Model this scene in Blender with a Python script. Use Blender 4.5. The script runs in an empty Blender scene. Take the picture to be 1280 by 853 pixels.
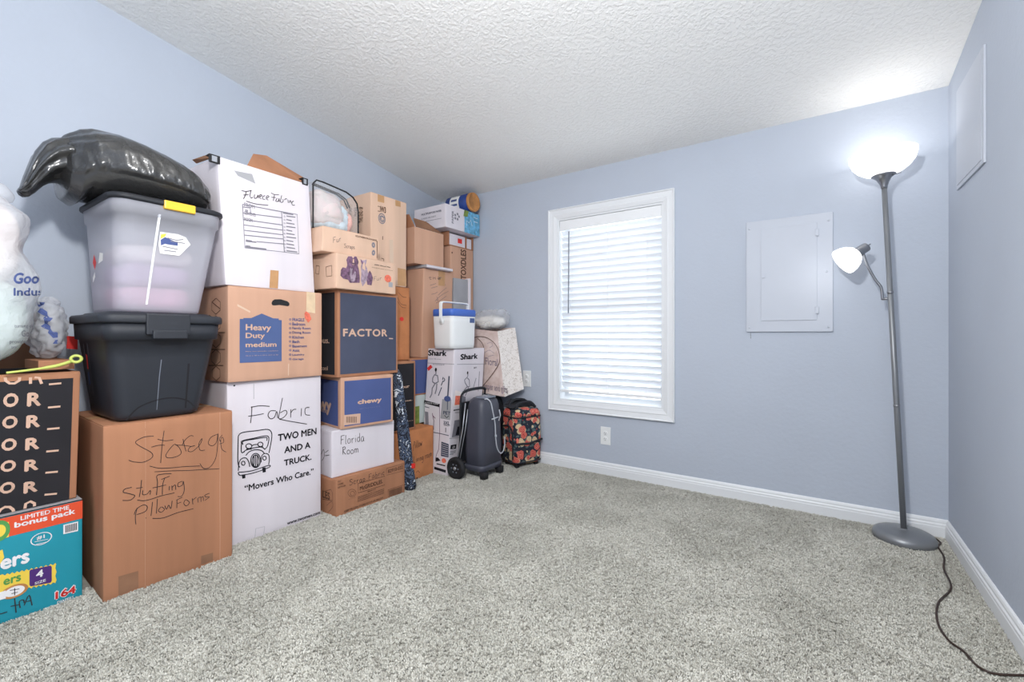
import bpy, bmesh, math, random
from mathutils import Vector, Matrix, noise
from mathutils.bvhtree import BVHTree
random.seed(4)
scn = bpy.context.scene
COL = scn.collection
# ------------------------------------------------------------------ camera
F_PX, CY, CAMH, YAW = 556.28, 420.39, 0.95, 0.5996
cd = bpy.data.cameras.new('camera'); cam = bpy.data.objects.new('camera', cd); COL.objects.link(cam)
cam.location = (0, 0, CAMH); cam.rotation_euler = (math.pi/2, 0, YAW)
cd.sensor_width = 36; cd.lens = 36*F_PX/1280; cd.shift_y = -(426.5-CY)/1280; cd.clip_start = .02
scn.camera = cam
# ------------------------------------------------------------------ view, world, lights
scn.view_settings.view_transform = 'Standard'; scn.view_settings.look = 'None'
scn.view_settings.exposure = 0.30; scn.view_settings.gamma = 1; scn.view_settings.use_curve_mapping = False
wd = bpy.data.worlds.new('daylight'); scn.world = wd; wd.use_nodes = True
wd.node_tree.nodes['Background'].inputs[0].default_value = (.86, .93, 1, 1)
wd.node_tree.nodes['Background'].inputs[1].default_value = 3.4
LAMP_POWER, READ_POWER = .42, .22
def light(name, kind, loc, energy, color, size=.05, rot=(0,0,0), sy=None):
    l = bpy.data.lights.new(name, kind); l.energy = energy; l.color = color
    if kind == 'AREA':
        l.size = size
        if sy: l.shape = 'RECTANGLE'; l.size_y = sy
    else: l.shadow_soft_size = size
    o = bpy.data.objects.new(name, l); COL.objects.link(o); o.location = loc; o.rotation_euler = rot
    return o
# fill light added for even brightness, out of view above the camera
light('added_fill_light', 'POINT', (-.35, .10, 1.95), 98, (1, .985, .965), .09)
# ------------------------------------------------------------------ room numbers
D, XR, XL, YF = 2.867, .5103, -2.7054, -1.3
HC, SL = 2.12, .1584
# ------------------------------------------------------------------ helpers
def lin(c):
    return tuple(((x/255)/12.92 if x/255 <= .04045 else (((x/255)+.055)/1.055)**2.4) for x in c) + (1,)
M = {}
def mat(name, c, rough=.6, metal=0, var=0, vs=6, bump=0, bs=250, spec=.4, emit=0, alpha=1, stretch=None, coat=0, c2=None):
    m = bpy.data.materials.new(name); m.use_nodes = True; nt = m.node_tree; N = nt.nodes; L = nt.links
    b = N['Principled BSDF']; b.inputs['Base Color'].default_value = lin(c); b.inputs['Roughness'].default_value = rough
    b.inputs['Metallic'].default_value = metal; b.inputs['Specular IOR Level'].default_value = spec
    b.inputs['Coat Weight'].default_value = coat; b.inputs['Alpha'].default_value = alpha
    if emit: b.inputs['Emission Color'].default_value = lin(c); b.inputs['Emission Strength'].default_value = emit
    tc = N.new('ShaderNodeTexCoord'); mp = N.new('ShaderNodeMapping'); L.new(tc.outputs['Object'], mp.inputs[0])
    if stretch: mp.inputs['Scale'].default_value = stretch
    if var or c2:
        n = N.new('ShaderNodeTexNoise'); n.inputs['Scale'].default_value = vs; n.inputs['Detail'].default_value = 4; L.new(mp.outputs[0], n.inputs[0])
        r = N.new('ShaderNodeValToRGB'); r.color_ramp.elements[0].position = .3; r.color_ramp.elements[1].position = .7
        r.color_ramp.elements[0].color = lin(tuple(max(0, x*(1-var)) for x in c)); r.color_ramp.elements[1].color = lin(c2 or tuple(min(255, x*(1+var*.6)) for x in c))
        L.new(n.outputs[0], r.inputs[0]); L.new(r.outputs[0], b.inputs['Base Color'])
    if bump:
        n = N.new('ShaderNodeTexNoise'); n.inputs['Scale'].default_value = bs; n.inputs['Detail'].default_value = 3; L.new(mp.outputs[0], n.inputs[0])
        bp = N.new('ShaderNodeBump'); bp.inputs['Strength'].default_value = bump; bp.inputs['Distance'].default_value = .004
        L.new(n.outputs[0], bp.inputs['Height']); L.new(bp.outputs[0], b.inputs['Normal'])
    M[name] = m
    return m
def film(name, c, op, rough=.25, transl=.3):
    """thin see-through plastic: part transparent, part translucent and glossy"""
    m = bpy.data.materials.new(name); m.use_nodes = True; nt = m.node_tree; N = nt.nodes; L = nt.links
    b = N['Principled BSDF']; b.inputs['Base Color'].default_value = lin(c); b.inputs['Roughness'].default_value = rough
    if 'milky' in name or 'cello' in name:
        tc = N.new('ShaderNodeTexCoord'); n = N.new('ShaderNodeTexNoise'); n.inputs['Scale'].default_value = 26; n.inputs['Detail'].default_value = 5; n.inputs['Distortion'].default_value = 1.2
        L.new(tc.outputs['Object'], n.inputs[0]); bp = N.new('ShaderNodeBump'); bp.inputs['Strength'].default_value = .7; bp.inputs['Distance'].default_value = .02
        L.new(n.outputs[0], bp.inputs['Height']); L.new(bp.outputs[0], b.inputs['Normal'])
    tl = N.new('ShaderNodeBsdfTranslucent'); tl.inputs[0].default_value = lin(c)
    m1 = N.new('ShaderNodeMixShader'); m1.inputs[0].default_value = transl; L.new(b.outputs[0], m1.inputs[1]); L.new(tl.outputs[0], m1.inputs[2])
    tr = N.new('ShaderNodeBsdfTransparent'); m2 = N.new('ShaderNodeMixShader'); m2.inputs[0].default_value = op
    L.new(tr.outputs[0], m2.inputs[1]); L.new(m1.outputs[0], m2.inputs[2]); L.new(m2.outputs[0], N['Material Output'].inputs[0])
    M[name] = m
    return m
def tag(o, label=None, cat=None, group=None, kind=None):
    for k, v in (('label', label), ('category', cat), ('group', group), ('kind', kind)):
        if v: o[k] = v
    return o
def thing(name, label, cat, loc, group=None):
    o = bpy.data.objects.new(name, None); COL.objects.link(o); o.location = loc; o.empty_display_size = .05
    return tag(o, label, cat, group)
def wloc(o):
    v = Vector((0,0,0))
    while o: v += Vector(o.location); o = o.parent
    return v
def mesh(name, vs, fs, m, parent=None, smooth=False, label=None, mats=None, idx=None):
    """mesh from world coordinates; its origin is its parent's (or its own base centre when top-level)"""
    me = bpy.data.meshes.new(name)
    vs = [Vector(v) for v in vs]
    if parent is not None: off = wloc(parent)
    else:
        xs = [v.x for v in vs]; ys = [v.y for v in vs]; zs = [v.z for v in vs]
        off = Vector(((min(xs)+max(xs))/2, (min(ys)+max(ys))/2, min(zs)))
    me.from_pydata([v-off for v in vs], [], fs); me.validate()
    if smooth: me.polygons.foreach_set('use_smooth', [True]*len(me.polygons))
    for mm in ([m] if mats is None else mats): me.materials.append(M[mm] if isinstance(mm, str) else mm)
    if idx: me.polygons.foreach_set('material_index', idx)
    o = bpy.data.objects.new(name, me); COL.objects.link(o)
    if parent is not None: o.parent = parent
    else: o.location = off
    if label: o['label'] = label
    return o
def boxg(lo, hi, rot=None, piv=None):
    x0,y0,z0 = lo; x1,y1,z1 = hi
    v = [Vector(p) for p in ((x0,y0,z0),(x1,y0,z0),(x1,y1,z0),(x0,y1,z0),(x0,y0,z1),(x1,y0,z1),(x1,y1,z1),(x0,y1,z1))]
    if rot is not None:
        piv = Vector(piv or ((x0+x1)/2,(y0+y1)/2,(z0+z1)/2)); v = [piv + rot@(p-piv) for p in v]
    return v, [(0,3,2,1),(4,5,6,7),(0,1,5,4),(1,2,6,5),(2,3,7,6),(3,0,4,7)]
def join(*gs):
    V, Fs = [], []
    for v, f in gs:
        n = len(V); V += list(v); Fs += [tuple(i+n for i in q) for q in f]
    return V, Fs
def bbox(name, lo, hi, m, parent=None, r=0, label=None, rot=None, piv=None, smooth=False):
    """box with small rounded edges"""
    v, f = boxg(lo, hi, rot, piv)
    o = mesh(name, v, f, m, parent, label=label)
    if r:
        bm = bmesh.new(); bm.from_mesh(o.data)
        bmesh.ops.bevel(bm, geom=bm.edges[:], offset=r, segments=2, affect='EDGES', profile=.6)
        bm.to_mesh(o.data); bm.free()
    return o
def tube(pts, r, n=8, closed=False, caps=True):
    pts = [Vector(p) for p in pts]; V, Fs = [], []
    up = None; K = len(pts)
    for i, p in enumerate(pts):
        t = (pts[(i+1) % K if closed else min(i+1, K-1)] - pts[(i-1) % K if closed else max(i-1, 0)])
        t = t.normalized() if t.length > 1e-9 else Vector((0,0,1))
        if up is None: up = Vector((0,0,1)) if abs(t.z) < .9 else Vector((1,0,0))
        s = t.cross(up).normalized(); up = s.cross(t).normalized()
        rr = r[i] if isinstance(r, (list, tuple)) else r
        for k in range(n):
            a = 2*math.pi*k/n; V.append(p + s*math.cos(a)*rr + up*math.sin(a)*rr)
    for i in range(K if closed else K-1):
        j = (i+1) % K
        for k in range(n):
            l = (k+1) % n; Fs.append((i*n+k, i*n+l, j*n+l, j*n+k))
    if caps and not closed: Fs += [tuple(range(n))[::-1], tuple((K-1)*n+k for k in range(n))]
    return V, Fs
def smooth_pts(p, n=6):
    p = [Vector(q) for q in p]; out = []
    for i in range(len(p)-1):
        a = p[max(i-1,0)]; b = p[i]; c = p[i+1]; d = p[min(i+2, len(p)-1)]
        for k in range(n):
            t = k/n
            out.append(.5*((2*b)+(c-a)*t+(2*a-5*b+4*c-d)*t*t+(3*b-a-3*c+d)*t**3))
    out.append(p[-1]); return out
def lathe(prof, n=40, mtx=None, close=False):
    """prof: (radius, height) list, revolved about Z"""
    V, Fs = [], []; K = len(prof)
    for r, z in prof:
        for k in range(n):
            a = 2*math.pi*k/n; V.append(Vector((r*math.cos(a), r*math.sin(a), z)))
    for i in range(K-1):
        for k in range(n):
            l = (k+1) % n; Fs.append((i*n+k, i*n+l, (i+1)*n+l, (i+1)*n+k))
    if close: Fs += [tuple(range(n))[::-1], tuple((K-1)*n+k for k in range(n))]
    if mtx is not None: V = [mtx@v for v in V]
    return V, Fs
def ring(cx, cy, hx, hy, r, z, n=6, bulge=0):
    """rounded rectangle ring"""
    P = []; r = min(r, hx*.999, hy*.999)
    for (sx, sy, a0) in ((1,1,0),(-1,1,90),(-1,-1,180),(1,-1,270)):
        for k in range(n+1):
            a = math.radians(a0+90*k/n); P.append(Vector((cx+sx*(hx-r)+r*math.cos(a), cy+sy*(hy-r)+r*math.sin(a), z)))
    # subdivide the straight sides a little so that they can bulge
    return P
def loft(rings, caps=True):
    n = len(rings[0]); V = [p for r in rings for p in r]; Fs = []
    for i in range(len(rings)-1):
        for k in range(n):
            l = (k+1) % n; Fs.append((i*n+k, i*n+l, (i+1)*n+l, (i+1)*n+k))
    if caps: Fs += [tuple(range(n))[::-1], tuple((len(rings)-1)*n+k for k in range(n))]
    return V, Fs
def nz(p, s, seed=0): return noise.noise(Vector(p)*s + Vector((seed*7.3, seed*3.1, seed*1.7)))
def ridge(p, s, seed=0): return 1-2*abs(nz(p, s, seed))
def soft(name, c, r, m, parent=None, e=2.6, disp=None, nu=48, nv=32, mtx=None, label=None):
    """superellipsoid pillow; disp(unit dir, point) -> outward metres"""
    V, Fs = [], []
    c = Vector(c); sg = lambda x, k: math.copysign(abs(x)**k, x)
    q = 2/e
    for i in range(nv+1):
        ph = -math.pi/2 + math.pi*i/nv
        for j in range(nu):
            th = 2*math.pi*j/nu
            d = Vector((sg(math.cos(ph), q)*sg(math.cos(th), q), sg(math.cos(ph), q)*sg(math.sin(th), q), sg(math.sin(ph), q)))
            p = Vector((d.x*r[0], d.y*r[1], d.z*r[2]))
            dn = Vector((d.x/r[0], d.y/r[1], d.z/r[2])).normalized()
            if disp: p = p + dn*disp(d, p)
            V.append(c + (mtx@p if mtx is not None else p))
    for i in range(nv):
        for j in range(nu):
            k = (j+1) % nu; Fs.append((i*nu+j, i*nu+k, (i+1)*nu+k, (i+1)*nu+j))
    return mesh(name, V, Fs, m, parent, True, label)
def ray(px, py):
    """direction of the picture point (px, py) of the 1280 x 853 photograph"""
    u = (px-640)/F_PX; s, c = math.sin(YAW), math.cos(YAW)
    return Vector((-s+c*u, c+s*u, -(py-CY)/F_PX))
CAM = Vector((0,0,CAMH))
def atX(px, py, X): r = ray(px, py); return CAM + r*(X/r.x)
def atY(px, py, Y): r = ray(px, py); return CAM + r*(Y/r.y)
def atZ(px, py, Z): r = ray(px, py); return CAM + r*((Z-CAMH)/r.z)
# ------------------------------------------------------------------ printing on surfaces
_tc = {}
def text2d(s, bold=.0, spacing=1.0, italic=0):
    key = (s, bold, spacing, italic)
    if key in _tc: return _tc[key]
    cu = bpy.data.curves.new('t', 'FONT'); cu.body = s; cu.size = 1; cu.resolution_u = 3; cu.offset = 0; cu.space_character = spacing; cu.shear = italic
    cu.space_line = .95
    o = bpy.data.objects.new('t', cu); COL.objects.link(o)
    dg = bpy.context.evaluated_depsgraph_get(); me = o.evaluated_get(dg).to_mesh()
    V = [(v.co.x, v.co.y) for v in me.vertices]; Fs = [tuple(p.vertices) for p in me.polygons]
    o.evaluated_get(dg).to_mesh_clear(); bpy.data.objects.remove(o); bpy.data.curves.remove(cu)
    x0 = min(v[0] for v in V); x1 = max(v[0] for v in V); y0 = min(v[1] for v in V); y1 = max(v[1] for v in V)
    if bold > .004:      # heavier faces: the glyphs printed again a hair to each side
        k = bold*.62; n = len(V); V0, F0 = V, Fs; V, Fs = [], []
        for j, (dx, dy) in enumerate(((0,0),(k,0),(-k,0),(0,k),(0,-k))):
            V += [(x+dx, y+dy) for x, y in V0]; Fs += [tuple(i+j*n for i in q) for q in F0]
        x0 -= k; x1 += k; y0 -= k; y1 += k
    V = [((x-x0)/(x1-x0), (y-y0)/max(y1-y0, 1e-6)) for x, y in V]
    _tc[key] = (V, Fs); return V, Fs
class Face:
    """flat or slightly bowed printed face: four corners bl, br, tr, tl"""
    def __init__(s, bl, br, tr, tl, disp=None, root=None):
        s.c = [Vector(p) for p in (bl, br, tr, tl)]; s.disp = disp; s.root = root
        s.n = (s.c[1]-s.c[0]).cross(s.c[3]-s.c[0]).normalized()
        s.W = (s.c[1]-s.c[0]).length; s.H = (s.c[3]-s.c[0]).length
    def P(s, u, v, off=0):
        a, b, c, d = s.c
        p = a*(1-u)*(1-v)+b*u*(1-v)+c*u*v+d*(1-u)*v
        return p + s.n*(off + (s.disp(u, v) if s.disp else 0))
    def uv(s, px, py):
        r = ray(px, py); t = (s.c[0]-CAM).dot(s.n)/r.dot(s.n); q = CAM+r*t
        u = v = .5
        for _ in range(8):
            e = q-s.P(u, v); e -= s.n*e.dot(s.n)
            A = (s.P(u+1e-3, v)-s.P(u, v))/1e-3; B = (s.P(u, v+1e-3)-s.P(u, v))/1e-3
            aa, ab, bb = A.dot(A), A.dot(B), B.dot(B); ea, eb = e.dot(A), e.dot(B); dt = aa*bb-ab*ab
            u += (ea*bb-eb*ab)/dt; v += (eb*aa-ea*ab)/dt
        return u, v
    def _uvs(s, p, uv): return tuple(p) if uv else s.uv(*p)
    def text(s, txt, p0, p1, m='ink', bold=.02, off=.0016, uv=False, rot=0, spacing=1., italic=0, name='printed_lettering', label=None, h=None):
        """p0 bottom-left and p1 top-right of the inked letters (or baseline ends and height h)"""
        u0, v0 = s._uvs(p0, uv); u1, v1 = s._uvs(p1, uv)
        if h: v1 = s.uv(p0[0], p0[1]-h)[1]
        V, Fs = text2d(txt, bold, spacing, italic); out = []
        for x, y in V:
            if rot == 90: a, b = 1-y, x
            elif rot == -90: a, b = y, 1-x
            elif rot == 180: a, b = 1-x, 1-y
            else: a, b = x, y
            out.append(s.P(u0+(u1-u0)*a, v0+(v1-v0)*b, off))
        return mesh(name, out, Fs, m, s.root, label=label)
    def rect(s, p0, p1, m, off=.0009, uv=False, n=8, name='printed_panel', label=None):
        u0, v0 = s._uvs(p0, uv); u1, v1 = s._uvs(p1, uv)
        V = [s.P(u0+(u1-u0)*i/n, v0+(v1-v0)*j/n, off) for j in range(n+1) for i in range(n+1)]
        Fs = [(j*(n+1)+i, j*(n+1)+i+1, (j+1)*(n+1)+i+1, (j+1)*(n+1)+i) for j in range(n) for i in range(n)]
        return mesh(name, V, Fs, m, s.root, label=label)
    def poly(s, pts, m, off=.0009, uv=False, name='printed_panel', label=None):
        q = [s._uvs(p, uv) for p in pts]
        return mesh(name, [s.P(a, b, off) for a, b in q], [tuple(range(len(q)))], m, s.root, label=label)
    def disc(s, p, ru, rv, m, off=.0009, uv=False, n=20, name='printed_disc', label=None, inner=0):
        u, v = s._uvs(p, uv); V = []; k = 2*math.pi/n
        for j in range(n): V.append(s.P(u+ru/s.W*math.cos(j*k), v+rv/s.H*math.sin(j*k), off))
        if not inner: return mesh(name, V, [tuple(range(n))], m, s.root, label=label)
        for j in range(n): V.append(s.P(u+ru*inner/s.W*math.cos(j*k), v+rv*inner/s.H*math.sin(j*k), off))
        return mesh(name, V, [(j, (j+1) % n, n+(j+1) % n, n+j) for j in range(n)], m, s.root, label=label)
    def lines(s, polys, w=.003, m='marker', off=.0014, uv=False, smooth=False, name='printed_outline', label=None, metric=False):
        """ribbons; polys in picture points (or uv, or metres on the face)"""
        V, Fs = [], []
        for pl in polys:
            if metric: q = [Vector((a, b, 0)) for a, b in pl]
            else:
                q = []
                for p in pl:
                    a, b = s._uvs(p, uv); q.append(Vector((a*s.W, b*s.H, 0)))
            if smooth and len(q) > 2: q = smooth_pts(q, 4)
            n0 = len(V)
            for i, p in enumerate(q):
                t = q[min(i+1, len(q)-1)]-q[max(i-1, 0)]
                t = t.normalized() if t.length > 0 else Vector((1,0,0))
                nn = Vector((-t.y, t.x, 0))*w/2
                for k in (1, -1):
                    z = p+nn*k; V.append(s.P(z.x/s.W, z.y/s.H, off))
            for i in range(len(q)-1): Fs.append((n0+2*i+1, n0+2*i+3, n0+2*i+2, n0+2*i))
        return mesh(name, V, Fs, m, s.root, label=label)
    def hand(s, txt, p0, p1, ptop, w=.003, m='marker', label='handwriting in black marker', seed=0):
        """words in a stroke alphabet from baseline point p0 to p1, capital height up to ptop"""
        a = s.uv(*p0); b = s.uv(*p1); t = s.uv(*ptop)
        A = Vector((a[0]*s.W, a[1]*s.H)); B = Vector((b[0]*s.W, b[1]*s.H)); T = Vector((t[0]*s.W, t[1]*s.H))-A
        rnd = random.Random(seed+len(txt)); x = 0; st = []
        for ch in txt:
            wd_, ss = HAND.get(ch, (.5, []))
            dy = rnd.uniform(-.05, .05)
            for pl in ss: st.append([(x+px, py+dy) for px, py in pl])
            x += wd_+.14
        L = B-A; polys = [[(A+L*(px/x)+T*py) for px, py in pl] for pl in st]
        return s.lines([[tuple(p) for p in pl] for pl in polys], w, m, smooth=True, name='handwriting', label=label, metric=True)
HAND = {
 'S': (.55, [[(.5,.9),(.3,1),(.06,.82),(.2,.6),(.48,.4),(.42,.1),(.18,0),(0,.1)]]),
 'F': (.55, [[(.1,0),(.14,.95)],[(.12,.95),(.6,1)],[(.1,.5),(.45,.54)]]),
 'P': (.5, [[(.08,-.35),(.12,.6),(.2,.95),(.42,.9),(.48,.65),(.3,.45),(.12,.45)]]),
 'R': (.55, [[(.08,0),(.12,.95)],[(.02,.9),(.35,1),(.45,.75),(.12,.5),(.5,0)]]),
 'L': (.45, [[(.1,1),(.05,0),(.45,.05)]]),
 'A': (.55, [[(0,0),(.28,1),(.5,0)],[(.1,.38),(.45,.38)]]),
 'W': (.8, [[(0,1),(.2,0),(.4,.7),(.6,0),(.8,1)]]),
 'V': (.5, [[(0,1),(.25,0),(.5,1)]]),
 't': (.32, [[(.16,.95),(.14,.1),(.24,0),(.32,.05)],[(0,.62),(.34,.66)]]),
 'o': (.42, [[(.22,.55),(.04,.42),(.05,.08),(.22,0),(.38,.12),(.38,.42),(.2,.55)]]),
 'r': (.34, [[(.05,.55),(.08,0)],[(.07,.35),(.2,.55),(.34,.5)]]),
 'a': (.46, [[(.4,.5),(.18,.56),(.03,.3),(.1,0),(.28,.05),(.4,.45),(.38,.08),(.48,0)]]),
 'g': (.46, [[(.4,.5),(.18,.56),(.04,.3),(.12,.04),(.3,.12),(.4,.5),(.38,-.3),(.18,-.45),(0,-.3)]]),
 'e': (.4, [[(.05,.28),(.36,.36),(.28,.55),(.08,.48),(.02,.18),(.16,0),(.38,.08)]]),
 'u': (.44, [[(.04,.55),(.04,.12),(.18,0),(.34,.15),(.38,.55),(.38,.08),(.44,0)]]),
 'f': (.34, [[(.38,.95),(.22,1),(.15,.7),(.14,-.05)],[(0,.5),(.32,.54)]]),
 'i': (.18, [[(.08,.5),(.1,0)],[(.09,.72),(.1,.76)]]),
 'n': (.42, [[(.04,.55),(.06,0)],[(.06,.4),(.22,.56),(.34,.42),(.36,0)]]),
 'm': (.62, [[(.04,.55),(.06,0)],[(.06,.4),(.2,.56),(.28,.4),(.3,0)],[(.3,.4),(.44,.56),(.54,.4),(.56,0)]]),
 'l': (.2, [[(.1,1),(.07,.1),(.16,0)]]),
 'w': (.56, [[(0,.55),(.12,0),(.26,.45),(.38,0),(.54,.58)]]),
 's': (.36, [[(.34,.5),(.16,.56),(.06,.42),(.3,.2),(.22,0),(0,.04)]]),
 'b': (.42, [[(.08,1),(.06,0),(.25,0),(.38,.2),(.28,.48),(.08,.38)]]),
 'c': (.38, [[(.36,.46),(.18,.56),(.03,.3),(.12,.02),(.36,.08)]]),
 'd': (.44, [[(.34,.48),(.12,.5),(.03,.2),(.18,0),(.36,.2),(.38,1),(.38,0)]]),
 'p': (.42, [[(.06,.55),(.04,-.4)],[(.06,.4),(.24,.56),(.38,.35),(.28,.06),(.06,.1)]]),
 'v': (.4, [[(0,.55),(.18,0),(.38,.56)]]),
 'y': (.42, [[(.02,.55),(.18,.1)],[(.38,.55),(.16,-.2),(.02,-.4)]]),
 'h': (.42, [[(.06,1),(.05,0)],[(.06,.38),(.24,.55),(.34,.38),(.36,0)]]),
 '.': (.1, [[(.04,.02),(.05,.06)]]), ' ': (.3, []), '-': (.3, [[(0,.35),(.3,.37)]]),
}
class Carton:
    """cardboard box: near front bottom edge corner O, front face w along +Y (turned by yaw), depth d towards the wall, height h"""
    def __init__(s, name, label, O, w, d, h, yaw=0, m='cardboard', group=None, shear=(0,0), dent=.0015, seed=0, seam='u', tape='tape', flaps=True, cat='box', r=.003):
        c, sn = math.cos(math.radians(yaw)), math.sin(math.radians(yaw))
        O = Vector(O); s.O = O; s.U = Vector((-sn, c, 0))*w; s.D = Vector((-c, -sn, 0))*d; s.V = Vector((shear[0], shear[1], h))
        s.root = thing(name, label, cat, O+(s.U+s.D)/2, group)
        s.dent, s.seed = dent, seed; s.m = m
        mk = lambda k: (lambda u, v: dent*(max(0, 16*u*(1-u)*v*(1-v))**.5)*(.4+noise.noise(Vector((u*2.6+seed*1.7, v*2.6+k*5.1, seed*.9)))*1.3) if 0 < u < 1 and 0 < v < 1 else 0)
        s.df, s.ds = mk(0), mk(1)
        s.front = Face(O, O+s.U, O+s.U+s.V, O+s.V, s.df, s.root)
        s.side = Face(O+s.D, O, O+s.V, O+s.D+s.V, s.ds, s.root)
        top = 1 - (.004/h if flaps else 0)
        s.top = Face(O+s.V, O+s.V+s.D, O+s.V+s.D+s.U, O+s.V+s.U, None, s.root)
        s.top = Face(O+s.V, O+s.U+s.V, O+s.U+s.V+s.D, O+s.D+s.V, None, s.root)
        # rounded, slightly dented body
        def grid(L, n):
            k = [0, r*.35, r, L*.06]; k2 = [L-q for q in k][::-1]
            return k + [L*.06+(L*.88)*i/n for i in range(1, n)] + k2
        hh = h*top
        G = (grid(w, 7), grid(d, 7), grid(hh, 7)); Ls = (w, d, hh); vid = {}; V = []; Fs = []
        e = (s.U/w, s.D/d, s.V/h)
        def vert(i, j, k):
            key = (i, j, k)
            if key in vid: return vid[key]
            p = [G[0][i], G[1][j], G[2][k]]; q = [min(max(p[a], r), Ls[a]-r) for a in range(3)]
            dv = Vector([p[a]-q[a] for a in range(3)])
            if dv.length > 1e-9: dv = dv.normalized()*r
            loc = Vector(q)+dv
            W = O + e[0]*loc.x + e[1]*loc.y + e[2]*loc.z
            a, b, cc = p[0]/w, p[1]/d, p[2]/h
            if j == 0: W += s.front.n*s.df(a, cc)
            if i == 0: W += s.side.n*s.ds(1-b, cc)
            vid[key] = len(V); V.append(W); return vid[key]
        n = [len(g)-1 for g in G]
        for a in range(n[0]):
            for b in range(n[1]):
                Fs.append((vert(a,b,0), vert(a,b+1,0), vert(a+1,b+1,0), vert(a+1,b,0)))
                Fs.append((vert(a,b,n[2]), vert(a+1,b,n[2]), vert(a+1,b+1,n[2]), vert(a,b+1,n[2])))
            for k in range(n[2]):
                Fs.append((vert(a,0,k), vert(a+1,0,k), vert(a+1,0,k+1), vert(a,0,k+1)))
                Fs.append((vert(a,n[1],k), vert(a,n[1],k+1), vert(a+1,n[1],k+1), vert(a+1,n[1],k)))
        for b in range(n[1]):
            for k in range(n[2]):
                Fs.append((vert(0,b,k), vert(0,b,k+1), vert(0,b+1,k+1), vert(0,b+1,k)))
                Fs.append((vert(n[0],b,k), vert(n[0],b+1,k), vert(n[0],b+1,k+1), vert(n[0],b,k+1)))
        Fs = [f[::-1] for f in Fs]
        s.body = mesh('box_body', V, Fs, m, s.root, True)
        if flaps:
            T = O + s.V*top; up = Vector((0,0,.0036))
            a, b = (s.U, s.D) if seam == 'u' else (s.D, s.U)
            for (k0, k1) in ((.004, .496), (.504, .996)):
                q = [T+a*.003+b*k0, T+a*.997+b*k0, T+a*.997+b*k1, T+a*.003+b*k1]
                V2 = q+[p+up for p in q]
                mesh('top_flap', V2, [(0,3,2,1),(4,5,6,7),(0,1,5,4),(1,2,6,5),(2,3,7,6),(3,0,4,7)], m, s.root)
            if tape:
                q = [T+a*0+b*.44, T+a+b*.44, T+a+b*.56, T+b*.56]; q = [p+up*1.08 for p in q]
                mesh('tape_strip', q, [(0,1,2,3)], tape, s.root)
    def tape_down(s, face, u, v0, v1, w=.05, m='tape'):
        f = getattr(s, face); f.rect((u-w/2/f.W, v0), (u+w/2/f.W, v1), m, .0007, True, name='tape_strip')
# ------------------------------------------------------------------ materials
def wallmat(name, c, bump, bs, dist=.003, rough=.75, kind='noise', var=.02):
    m = mat(name, c, rough, var=var, vs=1.3, spec=.25); nt = m.node_tree; N = nt.nodes; L = nt.links
    tc = N.new('ShaderNodeTexCoord')
    n = N.new('ShaderNodeTexNoise'); n.inputs['Scale'].default_value = bs; n.inputs['Detail'].default_value = 2.5; n.inputs['Roughness'].default_value = .5
    L.new(tc.outputs['Object'], n.inputs[0])
    h = n.outputs[0]
    if kind == 'knock':
        r = N.new('ShaderNodeValToRGB'); r.color_ramp.elements[0].position = .44; r.color_ramp.elements[1].position = .58; L.new(h, r.inputs[0])
        n2 = N.new('ShaderNodeTexNoise'); n2.inputs['Scale'].default_value = bs*2.6; n2.inputs['Detail'].default_value = 2; L.new(tc.outputs['Object'], n2.inputs[0])
        mx = N.new('ShaderNodeMath'); mx.operation = 'MULTIPLY_ADD'; mx.inputs[1].default_value = .5; L.new(n2.outputs[0], mx.inputs[0]); L.new(r.outputs[0], mx.inputs[2]); h = mx.outputs[0]
    bp = N.new('ShaderNodeBump'); bp.inputs['Strength'].default_value = bump; bp.inputs['Distance'].default_value = dist
    L.new(h, bp.inputs['Height']); L.new(bp.outputs[0], N['Principled BSDF'].inputs['Normal'])
wallmat('wall_paint', (186,194,207), .35, 55)
wallmat('ceiling_paint', (244,244,242), .34, 58, .005, .9, 'knock', .01)
mat('carpet_base', (176,173,165), 1, var=.1, vs=30, bump=.6, bs=400)
mat('white_trim', (232,235,238), .4, spec=.4)
mat('wall_gloss', (194,200,211), .55, var=.01, vs=2, spec=.3)
mat('cardboard', (206,163,138), .8, var=.05, vs=9, bump=.10, bs=60, stretch=(1,1,.06), spec=.15)
mat('cardboard_deep', (177,126,96), .8, var=.07, vs=9, bump=.12, bs=60, stretch=(1,1,.06), spec=.15)
mat('cardboard_pale', (222,188,164), .8, var=.05, vs=9, bump=.10, bs=60, stretch=(1,1,.06), spec=.15)
mat('cardboard_dark', (150,112,88), .85, var=.1, vs=9, bump=.1, bs=60, spec=.15)
mat('cardboard_orange', (204,136,92), .8, var=.08, vs=9, bump=.1, bs=60, spec=.15)
mat('white_board', (224,218,224), .7, var=.03, vs=5, bump=.08, bs=60, stretch=(1,1,.06), spec=.2)
mat('grey_board', (168,168,172), .7, var=.06, vs=5, spec=.2)
mat('tape', (196,150,104), .35, var=.05, vs=20, spec=.5)
mat('clear_tape', (222,194,170), .2, spec=.6)
mat('paper_tape', (226,200,166), .6, var=.05, vs=30)
mat('marker', (52,44,46), .6); mat('marker_faint', (120,105,105), .7)
mat('ink', (30,29,36), .6, spec=.2); mat('print_brown', (96,66,50), .7); mat('print_black', (44,43,47), .75, var=.12, vs=4, bump=.05, bs=60, spec=.2)
mat('print_slate', (78,83,102), .75, var=.08, vs=4, spec=.2); mat('print_navy', (80,94,144), .7, var=.06, vs=4, spec=.2)
mat('print_blue', (84,102,148), .7, var=.05, vs=5, spec=.2)
mat('print_tan', (214,178,156), .75); mat('print_white', (238,236,238), .7); mat('print_grey', (130,128,138), .7)
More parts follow.
